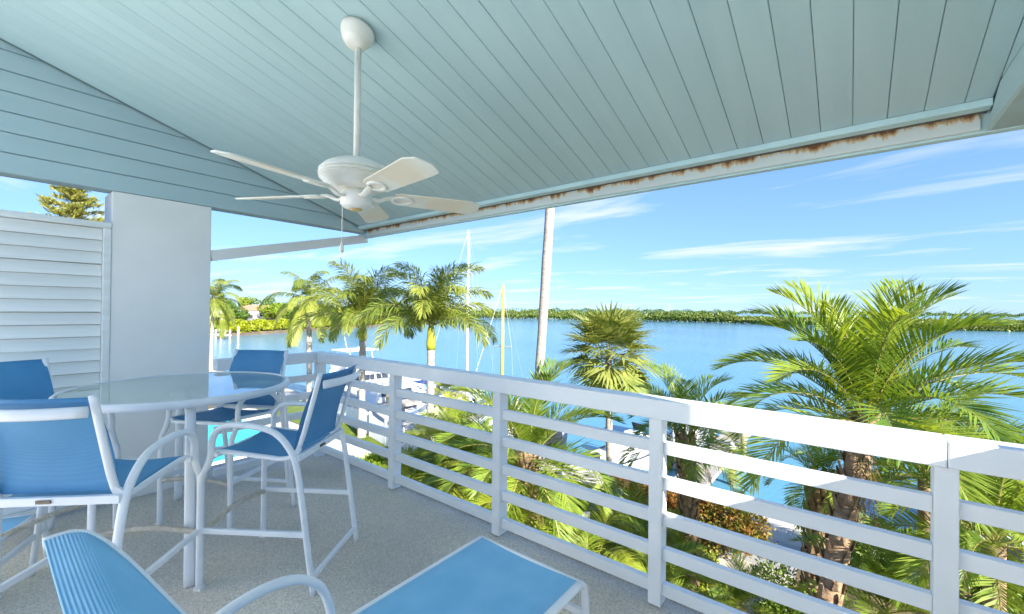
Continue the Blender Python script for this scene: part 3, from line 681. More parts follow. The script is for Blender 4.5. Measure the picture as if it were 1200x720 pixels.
p = at(362, 352, d=30); palm('royal_palm', 'pale trunked palm standing between the pillar and the docked yacht', 'coco', p, gnd(p)+Vector((.3, 0, 0)), 3.2, 22, .20, 11, 'trunk_grey', elmin=5, group=G1)
p = at(425, 399, d=23); palm('royal_palm', 'royal palm with green crownshaft in front of the motor yacht', 'royal', p, gnd(p), 3.7, 21, .20, 12, 'trunk_grey', shaft=True, elmin=3, group=G1)
p = at(505, 410, d=20); palm('royal_palm', 'royal palm with yellow crownshaft next to the white sailboat mast', 'royal', p, gnd(p), 3.7, 22, .20, 13, 'trunk_grey', shaft=True, elmin=3, spin=1., group=G1)
p = at(250, 350, d=46); palm('coconut_palm', 'coconut palm half hidden behind the stucco pillar', 'coco', p, gnd(p)+Vector((-.5, 0, 0)), 4.0, 22, .2, 14, 'trunk_grey')
q = at(641, 245, d=11); q0 = at(626, 446, d=11); dv = (q-q0)/(q.z-q0.z)
palm('tall_coconut_palm', 'tall slender grey palm trunk rising past the eave', 'coco', q+dv*5.5, q0+dv*(ZG-q0.z)*.55+Vector((0, 0, (ZG-q0.z)*.45)), 3.4, 16, .135, 15, 'trunk_grey', bend=.12)
p = at(713, 420, d=15); palm('sabal_palm', 'round headed fan palm growing from the lawn', 'fan', p, gnd(p)+Vector((.1, 0, 0)), 1.95, 40, .13, 16, 'trunk_grey', elmin=4, low=1.25)
p = at(527, 462, d=21); palm('sabal_palm', 'small fan palm behind the picket fence below the masts', 'fan', p, gnd(p), 1.3, 22, .13, 17, 'trunk_grey')
# the large date palm by the railing: trunk through two measured points
p = at(1014, 490, d=6.3); p2 = at(958, 712, d=6.0); dv = (p2-p)/(p2.z-p.z)
palm('date_palm', 'large date palm with a leaning ringed trunk close to the railing', 'date', p, p+dv*(ZG-p.z)*.75+Vector((0, 0, (ZG-p.z)*.25)), 2.15, 38, .15, 21, 'trunk_brown', boot=.9, elmax=0, elmin=4, low=1.05, bend=.05, spin=.4)
p = at(803, 512, d=10); palm('date_palm', 'stocky date palm beside the finger dock', 'date', p, gnd(p)+Vector((.2, 0, 0)), 1.7, 30, .18, 22, boot=.7)
p = at(962, 560, d=9); palm('date_palm', 'date palm with a thick shaggy trunk behind the leaning one', 'date', p, gnd(p)+Vector((-.1, .1, 0)), 1.3, 18, .22, 23, boot=.9, spin=1.2)
p = at(618, 535, d=9.5); palm('date_palm', 'date palm filling the railing bay below the tall grey trunk', 'date', p, gnd(p), 2.1, 32, .2, 24, boot=.9, spin=.7)
GA = 'areca palms below the balcony'
def clump(label, px, d, L, n, seed, kind='areca', h=None, group=None):
    p = at(px[0], px[1], d=d); rd = random.Random(seed)
    base = Vector((p.x, p.y, ZG)); t = thing('areca_palm' if kind == 'areca' else 'young_date_palm', label, 'palm tree', base, 0, group)
    ht = max(p.z-ZG, .12); fr = fronds(kind, L); ns = 5 if kind == 'areca' else 1
    for s in range(ns):
        a = rd.uniform(0, 6.28); rad = rd.uniform(.05, .45) if ns > 1 else 0
        tp = Vector((math.cos(a)*rad*1.5, math.sin(a)*rad*1.5, ht*rd.uniform(.65, 1.05) if ns > 1 else ht))
        MB().tube(smooth([Vector((math.cos(a)*rad*.5, math.sin(a)*rad*.5, -.05)), tp*.5, tp], 4), .04 if ns > 1 else .11, n=8).build('stem', M['rachis'] if ns > 1 else M['trunk_brown'], t, True)
        for i in range(n//ns):
            u = (i+.5)/(n//ns); lv = min(5, int(u*6)); o = link('frond', fr[lv][rd.randint(0, 1)], t)
            b = i*2.39996+rd.uniform(-.4, .4)+s; o.location = tp; sc = rd.uniform(.75, 1.1); o.rotation_euler = (rd.uniform(-.15, .15), rd.uniform(-.15, .15), b); o.scale = (sc, sc, sc)
    return t
clump('feathery areca palm above the picket fence gate', (556, 540), 13, 2.2, 40, 31, group=GA)
clump('areca palm in front of the white sailboat', (522, 520), 16, 2.0, 35, 32, group=GA)
clump('areca palm at the end of the white pool deck', (500, 575), 14, 1.8, 35, 33, group=GA)
clump('low areca palm beside the shaggy date palm trunk', (590, 600), 9.5, 1.7, 40, 34, group=GA)
clump('areca palm spreading over the black bin', (690, 672), 9.0, 1.4, 35, 35, group=GA)
clump('areca palm between the lawn and the red hedge', (742, 645), 10.5, 1.5, 35, 36, group=GA)
clump('deep green young palm under the stocky date palm', (775, 690), 8.5, 1.2, 20, 37, 'date')
clump('young palm at the foot of the leaning date palm', (1040, 720), 6.6, 1.5, 24, 38, 'date')
clump('young palm left of the garden path', (868, 712), 8.0, 1.0, 18, 39, 'date')
clump('young palm in front of the covered boat', (1085, 560), 7.6, 1.9, 26, 40, 'date')
clump('young palm arching over the end of the railing', (1165, 640), 5.6, 1.7, 26, 41, 'date')
clump('bushy young palm behind the flowering hedge', (1130, 560), 9.5, 1.9, 26, 42, 'date')

# ------------------------------------------------------------------ bushes
def bush(label, c, rad, n, size, m, seed, flowers=0, name='bush', cat='bush', group=None, z0=ZG):
    rg_ = np.random.default_rng(seed); t = thing(name, label, cat, (c[0], c[1], z0), 0, group)
    rad = np.array(rad)
    # several overlapping lobes, leaves near the skin
    nl = 9; lob = rg_.uniform(-1, 1, (nl, 3))*np.array([.62, .62, .35])*rad+np.array([0, 0, rad[2]*.75]); lr = rg_.uniform(.38, .62, nl)
    k = rg_.integers(0, nl, n); d = rdir(n); d[:, 2] = np.abs(d[:, 2])*1.1-.25
    d /= np.linalg.norm(d, axis=1)[:, None]; rr = (rg_.uniform(.35, 1.0, n)**.35*(1+.12*rg_.normal(size=n)))[:, None]
    C_ = lob[k]+d*rr*lr[k][:, None]*rad; keep = C_[:, 2] > .02; C_ = C_[keep]; d = d[keep]; nn_ = len(C_)
    dirs = d+rdir(nn_)*.9; dirs /= np.linalg.norm(dirs, axis=1)[:, None]; nor = rdir(nn_)+d*.6
    v, f = quads(C_, rg_.uniform(.7, 1.3, nn_)*size, rg_.uniform(.35, .55, nn_)*size, dirs, nor)
    link('foliage', np_mesh('foliage', v, f, m), t)
    st_ = MB()
    for q in range(7):
        l_ = Vector(lob[q % nl]); st_.tube(smooth([(0, 0, -.03), l_*.5+Vector((0, 0, .05)), l_*1.05], 3), .022, n=5)
    st_.build('stems', M['trunk_brown'], t)
    if flowers:
        fm = MB()
        for q in range(flowers):
            i = rg_.integers(0, nn_); c_ = C_[i]
            if c_[2] < rad[2]*.6: continue
            for w in range(5):
                a = w*1.2566; e = .045; fm.add([c_, c_+np.array([math.cos(a)*e, math.sin(a)*e, .03]), c_+np.array([math.cos(a+.7)*e, math.sin(a+.7)*e, .035])], [(0, 1, 2)])
        fm.build('blossoms', M['flower'], t)
    return t
g_ = at(845, 612, Z=ZG+.9); bush('red tinged croton bush at the corner of the garden path', g_, (1.15, .9, 1.0), 5200, .12, M['croton'], 51)
g_ = at(800, 590, Z=ZG+.8); bush('red and green croton bush behind the stocky date palm', g_, (1.4, .8, .9), 5200, .12, M['croton'], 52)
g_ = at(748, 572, Z=ZG+.8); bush('rust coloured croton bush at the lawn end by the small boat', g_, (1.1, .7, .8), 4200, .12, M['croton'], 53)
g_ = at(440, 566, Z=ZG+.6); bush('bright yellow green bush at the tip of the pool deck', g_, (1.5, .9, 1.0), 5000, .13, M['bush_y'], 54)
g_ = at(480, 585, Z=ZG+.6); bush('bright green shrub under the areca palm by the pool deck', g_, (1.3, .9, .9), 4200, .12, M['bush_y'], 55)
g_ = at(1075, 650, Z=ZG+.9); bush('dense green hedge with red blossoms beyond the leaning palm', g_, (1.7, 1.0, 1.1), 7500, .1, M['bush'], 56, flowers=60)
g_ = at(1180, 690, Z=ZG+.9); bush('green hedge under the arching young palm', g_, (1.6, 1.0, 1.0), 6500, .1, M['bush'], 57, flowers=10)
g_ = at(805, 672, Z=ZG+.7); bush('light green shrub beside the lawn corner', g_, (1.2, .9, .8), 5200, .09, M['bush_y'], 58)
g_ = at(930, 700, Z=ZG+.9); bush('dark glossy round shrub at the shaggy palm trunk', g_, (.8, .8, .9), 4200, .09, M['bush'], 59)
g_ = at(655, 650, Z=ZG+.6); bush('low green shrub behind the black bin', g_, (1.1, .8, .8), 4200, .1, M['bush'], 60)
g_ = at(560, 600, Z=ZG+.5); bush('low green shrub at the foot of the picket fence', g_, (1.3, .8, .7), 4200, .1, M['bush'], 61)
g_ = at(1010, 640, Z=ZG+.8); bush('green shrub between the two date palm trunks', g_, (1.3, .9, .9), 5200, .1, M['bush'], 62)
g_ = at(720, 690, Z=ZG+.6); bush('leafy shrub under the areca palm near the sign', g_, (1.3, .9, .8), 5200, .1, M['bush'], 63)

# ------------------------------------------------------------------ fences, bin, sign, garden chair
def fence(a, b, label, h=1.15, pan=2.2, group='white picket fences in the garden'):
    a = Vector((*a, ZG)); b = Vector((*b, ZG)); t = thing('picket_fence', label, 'fence', a, 0, group); Dv = b-a; Ln = Dv.length; u = Dv/Ln; n = max(1, round(Ln/pan))
    rot = Matrix.Rotation(math.atan2(u.y, u.x), 3, 'Z')
    for i in range(n+1):
        c = u*(Ln*i/n); MB().box(c+Vector((0, 0, h*.54)), (.11, .11, h*1.08), rot).add([tuple(c+rot @ Vector(k)) for k in ((-.07, -.07, h*1.081), (.07, -.07, h*1.081), (.07, .07, h*1.081), (-.07, .07, h*1.081), (0, 0, h*1.16))], [(0, 1, 4), (1, 2, 4), (2, 3, 4), (3, 0, 4), (3, 2, 1, 0)]).build('post', M['fence'], t)
    for i in range(n):
        m = MB(); l0 = Ln*i/n+.06; l1 = Ln*(i+1)/n-.06; np__ = int((l1-l0)/.125)
        for z in (.16, h*.86): m.box(u*((l0+l1)/2)+Vector((0, 0, z)), (l1-l0, .04, .09), rot)
        for k in range(np__):
            m.box(u*(l0+(k+.5)*(l1-l0)/np__)+rot @ Vector((0, -.034, 0))+Vector((0, 0, h*.5)), (.085, .022, h*.94), rot)
        m.build('picket_panel', M['fence'], t)
    return t
fence((-27, 14.4), (-20.5, 13.5), 'white picket fence between the royal palms and the seawall')
fence((-20.3, 13.4), (-14.6, 12.3), 'white picket fence along the grass strip by the pool deck')
fence((-12.4, 11.6), (-10.2, 10.8), 'short white picket fence under the areca palms')
fence((-9.3, 12.9), (-8.1, 13.1), 'short white picket fence at the lawn edge near the blue chair')
pb = at(655, 630, Z=ZG+.3)
t = thing('garbage_bin', 'black lidded bin half hidden under the fronds', 'bin', (pb.x, pb.y, ZG), R(30))
MB().add([(x*s, y*s, z) for z, s in ((0, .85), (.95, 1.0)) for x, y in ((-.33, -.38), (.33, -.38), (.33, .38), (-.33, .38))], [(3, 2, 1, 0), (4, 5, 6, 7), (0, 1, 5, 4), (1, 2, 6, 5), (2, 3, 7, 6), (3, 0, 4, 7)]).build('body', M['black'], t, bevel=.02)
MB().box((0, 0, .985), (.74, .84, .06), Matrix.Rotation(R(4), 3, 'X')).build('lid', M['black'], t, bevel=.02)
MB().tube([(-.25, .46, .93), (.25, .46, .93)], .018, n=8).build('handle', M['black'], t)
ps = at(683, 655, Z=ZG+.2); t = thing('garden_sign', 'small pale blue notice board on a post among the fronds', 'sign', (ps.x, ps.y, ZG), R(38))
MB().box((0, 0, .7), (.07, .07, 1.4)).build('post', M['fence'], t); MB().box((0, -.06, 1.22), (.34, .03, .55)).build('panel', M['sign'], t, bevel=.006)
pc = at(657, 585, Z=ZG+.3); t = thing('garden_chair', 'small blue plastic slatted garden chair near the white fence', 'chair', (pc.x, pc.y, ZG), R(200))
MB().box((0, 0, .34), (.5, .52, .05), Matrix.Rotation(R(10), 3, 'X')).build('seat', M['bluechair'], t, bevel=.01)
for i in range(5): MB().box((-.2+i*.1, .27, .66), (.085, .03, .72), Matrix.Rotation(R(-18), 3, 'X')).build('back_slat', M['bluechair'], t)
for s in (-1, 1):
    MB().box((s*.29, -.2, .28), (.05, .09, .56)).build('leg', M['bluechair'], t); MB().box((s*.29, .2, .18), (.05, .09, .36)).build('leg', M['bluechair'], t); MB().box((s*.29, 0, .575), (.11, .62, .03)).build('arm', M['bluechair'], t)

# ------------------------------------------------------------------ docks and pilings
def dock(label, x, y0, y1, wd, piles):
    t = thing('finger_dock', label, 'dock', (x, y0, ZW)); zt = 1.05
    n = int((y1-y0)/.30)
    pm = MB().box((0, 0, 0), (wd, .285, .05)).mesh('plank', M['wood'])
    for i in range(n): link('plank', pm, t, loc=(random.uniform(-.01, .01), .15+i*.30, zt+random.uniform(0, .008)))
    for s in (-1, 1): MB().b2((s*wd*.42-.06, 0, zt-.24), (s*wd*.42+.06, y1-y0, zt-.026)).build('stringer', M['wood'], t)
    for (px, py, h, w_) in piles: piling(x+px, y0+py, h, 'weathered round dock piling with white cap, '+w_)
    return t
pi_n = [0]
def piling(x, y, h, lab=None):
    t = thing('dock_piling', lab or 'weathered round dock piling with white conical cap', 'piling', (x, y, ZW), 0, 'capped dock pilings'); pi_n[0] += 1
    MB().tube([(0, 0, -1.2), (0, 0, h*.5), (0, 0, h)], [.15, .14, .135], n=12).build('pile', M['pile'], t, True)
    MB().lathe([(.165, h-.10), (.165, h+.02), (.02, h+.19)], 14).build('cap', M['cap'], t)
YD = YS+.5
dock('grey plank dock beside the stocky date palm', -5.2, YD, 30, 1.3, [(-.85, 4.6, 2.1, 'where the white motor boat ties up'), (.85, 5.2, 1.8, 'shortest one'), (.85, 8.0, 2.1, 'outside the stocky palm dock'), (-.85, 9.0, 2.1, 'at the outer end of the stocky palm dock')])
dock('grey plank dock past the covered boat', 6.3, YD, 29, 1.6, [(-1.0, 5.5, 2.1, 'nearest the seawall beside the covered boat'), (-1.0, 8.6, 2.3, 'halfway along the covered boat'), (-1.0, 12, 2.3, 'beyond the bow of the covered boat'), (1.0, 7.0, 2.0, 'across the dock from the covered boat')])
dock('grey plank dock between the sailboats', -19.2, YD, 27, .95, [(-.6, 3.5, 2.2, 'first from the seawall between the sailboats'), (.6, 7, 2.2, 'beside the yellow masted sailboat'), (-.6, 10.3, 2.2, 'beside the white masted sailboat')])
dock('grey plank dock beside the motor yacht', -26.6, YD, 29, 1.3, [(-.9, 2.5, 2.2, 'at the stern of the motor yacht'), (.9, 6, 2.2, 'beside the open boat with navy canopy'), (-.9, 11, 2.2, 'at the bow of the motor yacht')])
# dark skiff hulls by the wall are boats below

# ------------------------------------------------------------------ boats
def hull(L, B, fb, dr=.5, n=18, tumble=.0, rocker=.35):
    """displacement hull along +Y (bow), waterline z=0"""
    m = MB(); rows = []
    for i in range(n+1):
        t = i/n; bw_ = B/2*(1 if t < .45 else math.cos((t-.45)/.55*math.pi/2)**.75)*(.88+.12*min(1, t*3)); bw_ = max(bw_, .015)
        sh = fb*(1+rocker*max(0, t-.3)**1.6/.56); y = (t-.0)*L+(.0 if t < 1 else .0)
        rake = .35*fb*max(0, t-.75)/.25
        sec = [(-bw_, sh, rake), (-bw_*.97, sh*.45, rake*.4), (-bw_*.8, -.05, 0), (-bw_*.3, -dr, 0), (0, -dr*1.15, 0), (bw_*.3, -dr, 0), (bw_*.8, -.05, 0), (bw_*.97, sh*.45, rake*.4), (bw_, sh, rake)]
        rows.append([(x, y+r_, z) for x, z, r_ in sec])
    k = len(rows[0]); m.v = [p for r_ in rows for p in r_]
    for i in range(n):
        for j in range(k-1): a = i*k+j; m.f.append((a, a+k, a+k+1, a+1))
    m.f.append(tuple(range(k)))
    dkm = MB(); dkm.v = [q for r_ in rows for q in ((r_[0][0]*.97, r_[0][1], r_[0][2]-.06), (r_[-1][0]*.97, r_[-1][1], r_[-1][2]-.06))]
    dkm.f = [(2*i, 2*i+1, 2*i+3, 2*i+2) for i in range(n)]
    rub = MB().tube([r_[0] for r_ in rows], .04, n=6); rub.tube([r_[-1] for r_ in rows], .04, n=6)
    return m, dkm, rub
def taper_box(m, c, lo, hi, z0, z1):
    """cabin block: lo/hi = (x half, y back, y front) at bottom and top"""
    P = [(-lo[0], lo[1], z0), (lo[0], lo[1], z0), (lo[0], lo[2], z0), (-lo[0], lo[2], z0), (-hi[0], hi[1], z1), (hi[0], hi[1], z1), (hi[0], hi[2], z1), (-hi[0], hi[2], z1)]
    return m.add(P, [(3, 2, 1, 0), (4, 5, 6, 7), (0, 1, 5, 4), (1, 2, 6, 5), (2, 3, 7, 6), (3, 0, 4, 7)])
def yacht(label, loc, L=13, B=4.2, rz=0.):
    t = thing('motor_yacht', label, 'boat', loc, rz); h, d, r_ = hull(L, B, 1.35)
    h.build('hull', M['gel'], t, True); d.build('deck', M['gel'], t); r_.build('rub_rail', M['tint'], t, True)
    cab = taper_box(MB(), 0, (1.75, 1.8, 9.2), (1.45, 2.2, 7.2), 1.3, 3.1).build('cabin', M['gel'], t, bevel=.08)
    for s in (-1, 1):
        for (y0, y1) in ((2.6, 3.7), (3.9, 5.3), (5.5, 6.9)):
            MB().box((s*1.60, (y0+y1)/2, 2.35), (.05, y1-y0, .6), Matrix.Rotation(R(-9.5*s), 3, 'Y')).build('window', M['tint'], cab)
    MB().box((0, 8.45, 2.3), (2.3, .05, .8), Matrix.Rotation(R(47), 3, 'X')).build('windscreen', M['tint'], cab)
    fb = taper_box(MB(), 0, (1.4, 2.3, 6.6), (1.5, 2.2, 7.0), 3.1, 3.75).build('flybridge', M['gel'], t, bevel=.06)
    for s in (-1, 1):
        for y in (3.0, 5.4): MB().tube([(s*1.3, y, 3.7), (s*1.15, y-.2, 5.0)], .035, n=6).build('hardtop_strut', M['alu'], fb)
    MB().b2((-1.45, 2.3, 5.0), (1.45, 5.9, 5.12)).build('hardtop', M['gel'], t, bevel=.05)
    MB().tube([(0, 3.2, 5.1), (0, 2.9, 6.4)], .03, n=6).build('antenna', M['alu'], t)
    MB().lathe([(.28, 5.12), (.3, 5.22), (.2, 5.34), (.03, 5.38)], 16, (0, 4.6, 0)).build('radar_dome', M['gel'], t, True)
    rail_ = MB()
    for s in (-1, 1):
        P = [(s*min(B/2*.93, B/2*(1 if q < .45 else math.cos((q-.45)/.55*math.pi/2)**.75)), q*L+.2, 2.1+.5*max(0, q-.4)) for q in (.55, .65, .75, .85, .94)]
        rail_.tube(P, .02, n=6)
        for q in P: rail_.tube([q, (q[0], q[1], q[2]-.75)], .015, n=5)
    rail_.build('bow_rail', M['alu'], t)
    MB().b2((-1.7, .35, 1.0), (1.7, 1.6, 1.28)).build('cockpit_sole', M['teak'], t)
    return t
def runabout(label, loc, L=6.5, B=2.4, rz=0., canvas='gelblue', ttop=True, cover=False, hm='gel'):
    t = thing('motor_boat', label, 'boat', loc, rz); h, d, r_ = hull(L, B, .85, .4)
    h.build('hull', M[hm], t, True); d.build('deck', M['gel'], t); r_.build('rub_rail', M['tint'], t, True)
    if cover:
        cv = MB(); n = 10
        for i in range(n+1):
            q = i/n; y = .2+q*(L-.5); hw = B/2*(1 if q < .45 else math.cos((q-.45)/.55*math.pi/2)**.75)+.05; ht = .9+.75*math.sin(math.pi*min(1, .25+q*.75))
            cv.v += [(-hw, y, .82), (-hw*.55, y, .85+(ht-.85)*.75), (0, y, ht), (hw*.55, y, .85+(ht-.85)*.75), (hw, y, .82)]
        for i in range(n):
            for j in range(4): a = i*5+j; cv.f.append((a, a+5, a+6, a+1))
        cv.f.append((0, 1, 2, 3, 4)); cv.build('fitted_cover', M[canvas], t, True)
    else:
        taper_box(MB(), 0, (.45, 2.4, 3.6), (.38, 2.6, 3.2), .75, 1.75).build('console', M['gel'], t, bevel=.04)
        MB().box((0, 3.45, 1.9), (.8, .03, .45), Matrix.Rotation(R(25), 3, 'X')).build('windscreen', M['tint'], t)
        MB().b2((-.5, 1.5, .78), (.5, 2.0, 1.25)).build('seat', M['gel'], t, bevel=.05)
        if ttop:
            MB().b2((-.95, 1.5, 2.75), (.95, 4.1, 2.83)).build('canopy', M[canvas], t, bevel=.02)
            for s in (-1, 1):
                for y in (1.9, 3.6): MB().tube([(s*.5, y, .8), (s*.75, y, 2.75)], .03, n=6).build('canopy_post', M['alu'], t)
    om = taper_box(MB(), 0, (.22, -.55, -.05), (.2, -.45, -.02), .35, 1.25).build('outboard', M['black'], t, bevel=.05)
    MB().b2((-.07, -.4, -.6), (.07, -.15, .35)).build('outboard_leg', M['black'], om)
    return t
def sailboat(label, loc, L, mast_h, mm, rz=0., canvas='gelblue'):
    t = thing('sailboat', label, 'boat', loc, rz); B = L*.31; h, d, r_ = hull(L, B, 1.0, .6)
    h.build('hull', M['gel'], t, True); d.build('deck', M['gel'], t); r_.build('rub_rail', M['gelblue'], t, True)
    cab = taper_box(MB(), 0, (B*.3, L*.3, L*.72), (B*.25, L*.32, L*.66), .95, 1.5).build('cabin', M['gel'], t, bevel=.05)
    for s in (-1, 1):
        for q in (.38, .48, .58): MB().box((s*B*.278, L*q, 1.25), (.04, L*.07, .17)).build('window', M['tint'], cab)
    my = L*.58; MB().tube([(0, my, 1.4), (0, my, mast_h*.6), (0, my, mast_h)], [.12, .11, .08], n=10).build('mast', M[mm], t, True)
    bm = MB().tube([(0, my, 2.5), (0, L*.16, 2.4)], .055, n=8).build('boom', M[mm], t, True)
    MB().tube([(0, my-.2, 2.68), (0, L*.4, 2.68), (0, L*.18, 2.55)], [.17, .15, .08], n=10).build('furled_sail', M[canvas], bm, True)
    sp = MB().tube([(-.75, my, mast_h*.6), (.75, my, mast_h*.6)], .025, n=6).build('spreader', M[mm], t)
    for a, b in (((0, my, mast_h), (0, L*1.0, 1.5)), ((0, my, mast_h), (0, .1, 1.1)), ((0, my, mast_h), (.75, my, mast_h*.6)), ((.75, my, mast_h*.6), (B*.47, my, 1.05)), ((0, my, mast_h), (-.75, my, mast_h*.6)), ((-.75, my, mast_h*.6), (-B*.47, my, 1.05))):
        MB().tube([a, b], .007, n=4).build('stay', M['wire'], t)
    return t
yacht('white flybridge motor yacht docked behind the royal palms', (-34.6, 17.6, ZW)).scale = (.88, .88, .88)
runabout('white open motor boat with navy canopy beside the yacht', (-24.2, 18.6, ZW), 8, 2.6, canvas='gelblue')
yacht('smaller white cabin cruiser between the flybridge yacht and the plank dock', (-29.6, 18.0, ZW), 13, 4.2).scale = (.68, .68, .62)
runabout('dark hulled covered skiff tied up at the seawall', (-13.4, 17.2, ZW), 5, 1.9, cover=True, canvas='black', hm='black')
q = at(549, 300, d=30); sailboat('sailboat with the tall white mast beyond the royal palm', (q.x, q.y-4.9, ZW), 8.4, 13.7, 'alu')
q = at(589, 380, d=27); sailboat('sailboat with the short yellow mast', (q.x, q.y-4.06, ZW), 7, 9.7, 'ymast')
q = at(735, 545, Z=ZW); runabout('small white open boat moored off the lawn', (q.x-.4, q.y-2.6, ZW), 6, 2.3, ttop=False, rz=R(-12))
runabout('white motor boat at the plank dock by the stocky palm', (-7.2, 22.6, ZW), 6.2, 2.3, canvas='gel')
q = at(1142, 598, Z=ZW); runabout('boat under a smooth white fitted cover by the pilings', (q.x-.2, q.y-6.0, ZW), 7.5, 2.6, cover=True, canvas='gel', rz=R(4))

# ------------------------------------------------------------------ peninsula with houses
bk = MB(); PT = [at(x, y, Z=ZW) for x, y in ((200, 398), (262, 395), (300, 392.5), (345, 390), (385, 386.5), (430, 384), (452, 381.5))]
PT = [Vector((p.x, p.y, 0)) for p in PT]; nv = len(PT)
away = Vector((-.9, .35, 0)).normalized()
bk.v = [(p.x, p.y, ZW-.5) for p in PT]+[(p.x+away.x*1.5, p.y+away.y*1.5, ZW+.9) for p in PT]+[(p.x+away.x*160, p.y+away.y*160, ZW+1.6) for p in PT]
for i in range(nv-1): bk.f += [(i, i+1, i+1+nv, i+nv), (i+nv, i+1+nv, i+1+2*nv, i+2*nv)]
structure(bk.build('peninsula', M['earth']))
def along(PTs, t):
    t *= len(PTs)-1; i = min(int(t), len(PTs)-2); return PTs[i].lerp(PTs[i+1], t-i)
# trimmed mangrove hedge on the bank
n = 26000; tt = rng.uniform(0, 1, n); dep = rng.uniform(.8, 12, n); C = np.array([along(PT, a) for a in tt])+np.outer(dep, np.array(away))
top_ = 3.4*np.clip(dep/4., .32, 1)**.6+.3*np.sin(tt*60)+.25*np.sin(dep*1.7+tt*140); C[:, 2] = ZW+.5+top_*rng.uniform(0, 1, n)**.25
v, f = quads(C, rng.uniform(.5, 1.0, n), rng.uniform(.3, .6, n), rdir(n), rdir(n)+np.array([0, 0, 1.2]))
o = link('mangrove_hedge', np_mesh('mangrove_hedge', v, f, M['hedge'])); stuff(o); tag(o, 'bright green trimmed mangrove hedge along the peninsula shore', 'hedge')
def house(label, p, wx, wy, h, roof, rz, rh=2.2):
    t = thing('house', label, 'house', p, rz); MB().b2((-wx/2, -wy/2, -1), (wx/2, wy/2, h)).build('wall', M['house'], t)
    ov = .6; rf = MB().add([(-wx/2-ov, -wy/2-ov, h+.01), (wx/2+ov, -wy/2-ov, h+.01), (wx/2+ov, wy/2+ov, h+.01), (-wx/2-ov, wy/2+ov, h+.01), (-wx*.22, 0, h+rh), (wx*.22, 0, h+rh)], [(0, 1, 5, 4), (1, 2, 5), (2, 3, 4, 5), (3, 0, 4), (3, 2, 1, 0)]); rf.build('roof', M[roof], t)
    for i in range(4):
        x = -wx/2+wx*(i+.5)/4; wn = MB().b2((x-.6, -wy/2-.04, h-2.1), (x+.6, -wy/2-.005, h-.8)).build('window', M['tint'], t); MB().b2((x-.7, -wy/2-.08, h-2.22), (x+.7, -wy/2-.045, h-2.1)).build('sill', M['cap'], wn)
    return t
def hp(x, y, d): p = at(x, y, d=d); return (p.x, p.y, ZW+1.3)
house('white house with orange tiled roof behind the mangrove hedge', hp(303, 370, 165), 16, 11, 5.6, 'roof_o', R(58))
house('low white house with pale roof left of the orange roofed one', hp(268, 375, 150), 13, 9, 4.2, 'roof_w', R(58))
house('long white house half hidden in trees towards the peninsula tip', hp(352, 372, 172), 18, 9, 5.0, 'roof_w', R(52))
def broadleaf(name, label, base, h, rad, n, size, m, seed, group=None):
    rg_ = np.random.default_rng(seed); t = thing(name, label, 'tree', base, 0, group)
    MB().tube(smooth([(0, 0, -.3), (.1*rad, 0, h*.3), (0, .05*rad, h*.6)], 3), [.05*h*.5]*7, n=7).build('trunk', M['trunk_brown'], t, True)
    nl = 11; lob = rg_.uniform(-1, 1, (nl, 3))*np.array([rad*.65, rad*.65, h*.2])+np.array([0, 0, h*.66]); lr = rg_.uniform(.3, .5, nl)*rad
    k = rg_.integers(0, nl, n); d = rdir(n); C_ = lob[k]+d*(lr[k]*rg_.uniform(.4, 1.05, n)**.4)[:, None]*np.array([1, 1, .75])
    v, f = quads(C_, rg_.uniform(.7, 1.3, n)*size, rg_.uniform(.4, .6, n)*size, rdir(n), d+rdir(n)*.6); link('crown', np_mesh('crown', v, f, m), t)
    lm = MB()
    for q in range(5): lm.tube([(0, 0, h*.35), tuple(lob[q])], .02*h*.4, n=5)
    lm.build('limbs', M['trunk_brown'], t); return t
tl = [((250, 150), 10, 5, 'bush_y', 'yellow green tree at the shore behind the stucco pillar'), ((276, 140), 7, 4.5, 'bush', 'dark tree beside the low white house'), ((290, 185), 12, 5, 'bush_y', 'tall loose tree behind the orange roof'),
      ((322, 158), 9, 6, 'bush_y', 'spreading tree between the orange roofed and the long white house'), ((342, 150), 8, 5.5, 'bush', 'broad dark tree in front of the long white house'), ((372, 165), 8, 5.5, 'bush_y', 'bright tree near the peninsula tip'),
      ((398, 168), 7, 5, 'bush', 'dark tree at the peninsula tip'), ((312, 200), 12, 6, 'bush', 'dark tree rising behind the houses'), ((262, 190), 12, 5, 'bush', 'tree crown above the pale roof'), ((420, 175), 6, 4.5, 'bush_y', 'small bright tree on the last of the peninsula')]
for i, ((x, d), h, rd_, m_, lab) in enumerate(tl): broadleaf('shore_tree', lab, hp(x, 375, d), h, rd_, 2600, .8, M[m_], 80+i)
t = thing('jetty', 'small white jetty on posts at the peninsula bank', 'dock', at(258, 397, Z=ZW)); 
MB().b2((-4, -1.2, .9), (4, 1.2, 1.1)).build('platform', M['cap'], t)
for x in (-3.6, 0, 3.6):
    for y in (-1, 1): MB().tube([(x, y, -1), (x, y, 2.4)], .18, n=8).build('post', M['cap'], t)
for y in (-1.1, 1.1): MB().b2((-3.9, y-.06, 1.9), (3.9, y+.06, 2.02)).build('hand_rail', M['cap'], t)
q = at(279, 400, Z=ZW); t = thing('mooring_post', 'lone white mooring post right of the jetty', 'post', q); MB().tube([(0, 0, -1), (0, 0, 3.2)], .2, n=10).build('pole', M['cap'], t, True); MB().lathe([(.24, 3.2), (.24, 3.35), (.03, 3.6)], 10).build('cap', M['cap'], t)

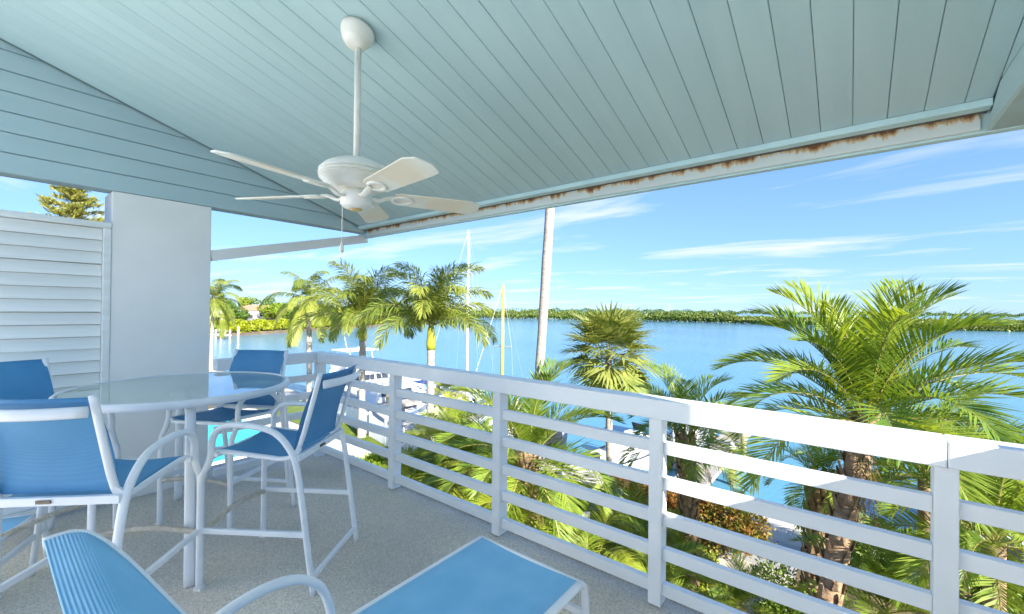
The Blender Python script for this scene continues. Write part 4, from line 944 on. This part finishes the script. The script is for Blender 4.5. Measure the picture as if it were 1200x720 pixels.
# ------------------------------------------------------------------ far shores
def shore(name, label, px, depth, hgt, n, size, m, wob=.25):
    A = [at(x, y, Z=ZW) for x, y in px]; A = [Vector((p.x, p.y, 0)) for p in A]
    t_ = rng.uniform(0, 1, n); dep = rng.uniform(0, 1, n)**1.6*depth; C = np.array([along(A, a) for a in t_]); rad = C[:, :2]/np.linalg.norm(C[:, :2], axis=1)[:, None]
    C[:, :2] += rad*dep[:, None]
    cell = np.sin(t_*311)*.4+np.sin(t_*137+2)*.35+np.sin(t_*913+dep*.3)*.3
    C[:, 2] = ZW+hgt*(1+wob*cell)*np.clip(.55+dep/depth*1.2, 0, 1)*rng.uniform(0, 1, n)**.4
    v, f = quads(C, rng.uniform(.7, 1.4, n)*size, rng.uniform(.5, .9, n)*size, rdir(n), rdir(n)+np.array([0, 0, .8]))
    o = link(name, np_mesh(name, v, f, m)); stuff(o); return tag(o, label, 'trees')
shore('mangrove_shore', 'long dark green mangrove shore across the bay', [(300, 369.5), (480, 372.5), (620, 374.6), (760, 377), (862, 379.5)], 60, 7.4, 46000, 1.7, M['mangrove'], .22)
shore('mangrove_island', 'nearer mangrove point behind the large date palm', [(862, 379.5), (1000, 384), (1120, 388), (1230, 389.5)], 45, 5.2, 40000, 1.4, M['mangrove'], .14)
shore('distant_tree_line', 'hazy blue green tree line on the horizon', [(200, 360.5+.0), (620, 366.2), (900, 369.0), (1260, 373.2)], 60, 15, 16000, 5.0, M['bush'], .5)
# ------------------------------------------------------------------ pine beyond the louvred screen
p = at(84, 250, d=38); t = thing('norfolk_pine', 'layered pine tree showing above the louvred screen', 'tree', (p.x, p.y, ZG)); Ht = p.z-ZG+3.0
MB().tube([(0, 0, -.2), (0, 0, Ht*.5), (0, 0, Ht)], [.28, .2, .04], n=8).build('trunk', M['trunk_brown'], t, True)
lim = MB(); Cs = []; Ds = []; rd = random.Random(3); zb = Ht*.45
while zb < Ht-.2:
    ln = 3.6*(1-(zb-Ht*.45)/(Ht*.6))**.75+.3
    for k in range(7):
        a = rd.uniform(0, 6.28); e = Vector((math.cos(a)*ln, math.sin(a)*ln, ln*.22+rd.uniform(-.2, .2))); lim.tube([(0, 0, zb), (e.x, e.y, zb+e.z)], [.035, .012], n=4)
        for q in range(110):
            u = rd.uniform(.25, 1.05); sp = (1-u*.5)*.55; c = Vector((0, 0, zb))+e*u+Vector((rd.gauss(0, sp*.5), rd.gauss(0, sp*.5), rd.gauss(.08, .10))); Cs.append(tuple(c)); dd = (e.normalized()+Vector((rd.gauss(0, .6), rd.gauss(0, .6), .5))).normalized(); Ds.append(tuple(dd))
    zb += .62
lim.build('branches', M['trunk_brown'], t)
Cs = np.array(Cs); Ds = np.array(Ds); nn_ = len(Cs); v, f = quads(Cs, rng.uniform(.25, .5, nn_), rng.uniform(.07, .12, nn_), Ds, rdir(nn_)); link('needles', np_mesh('needles', v, f, M['pine']), t)
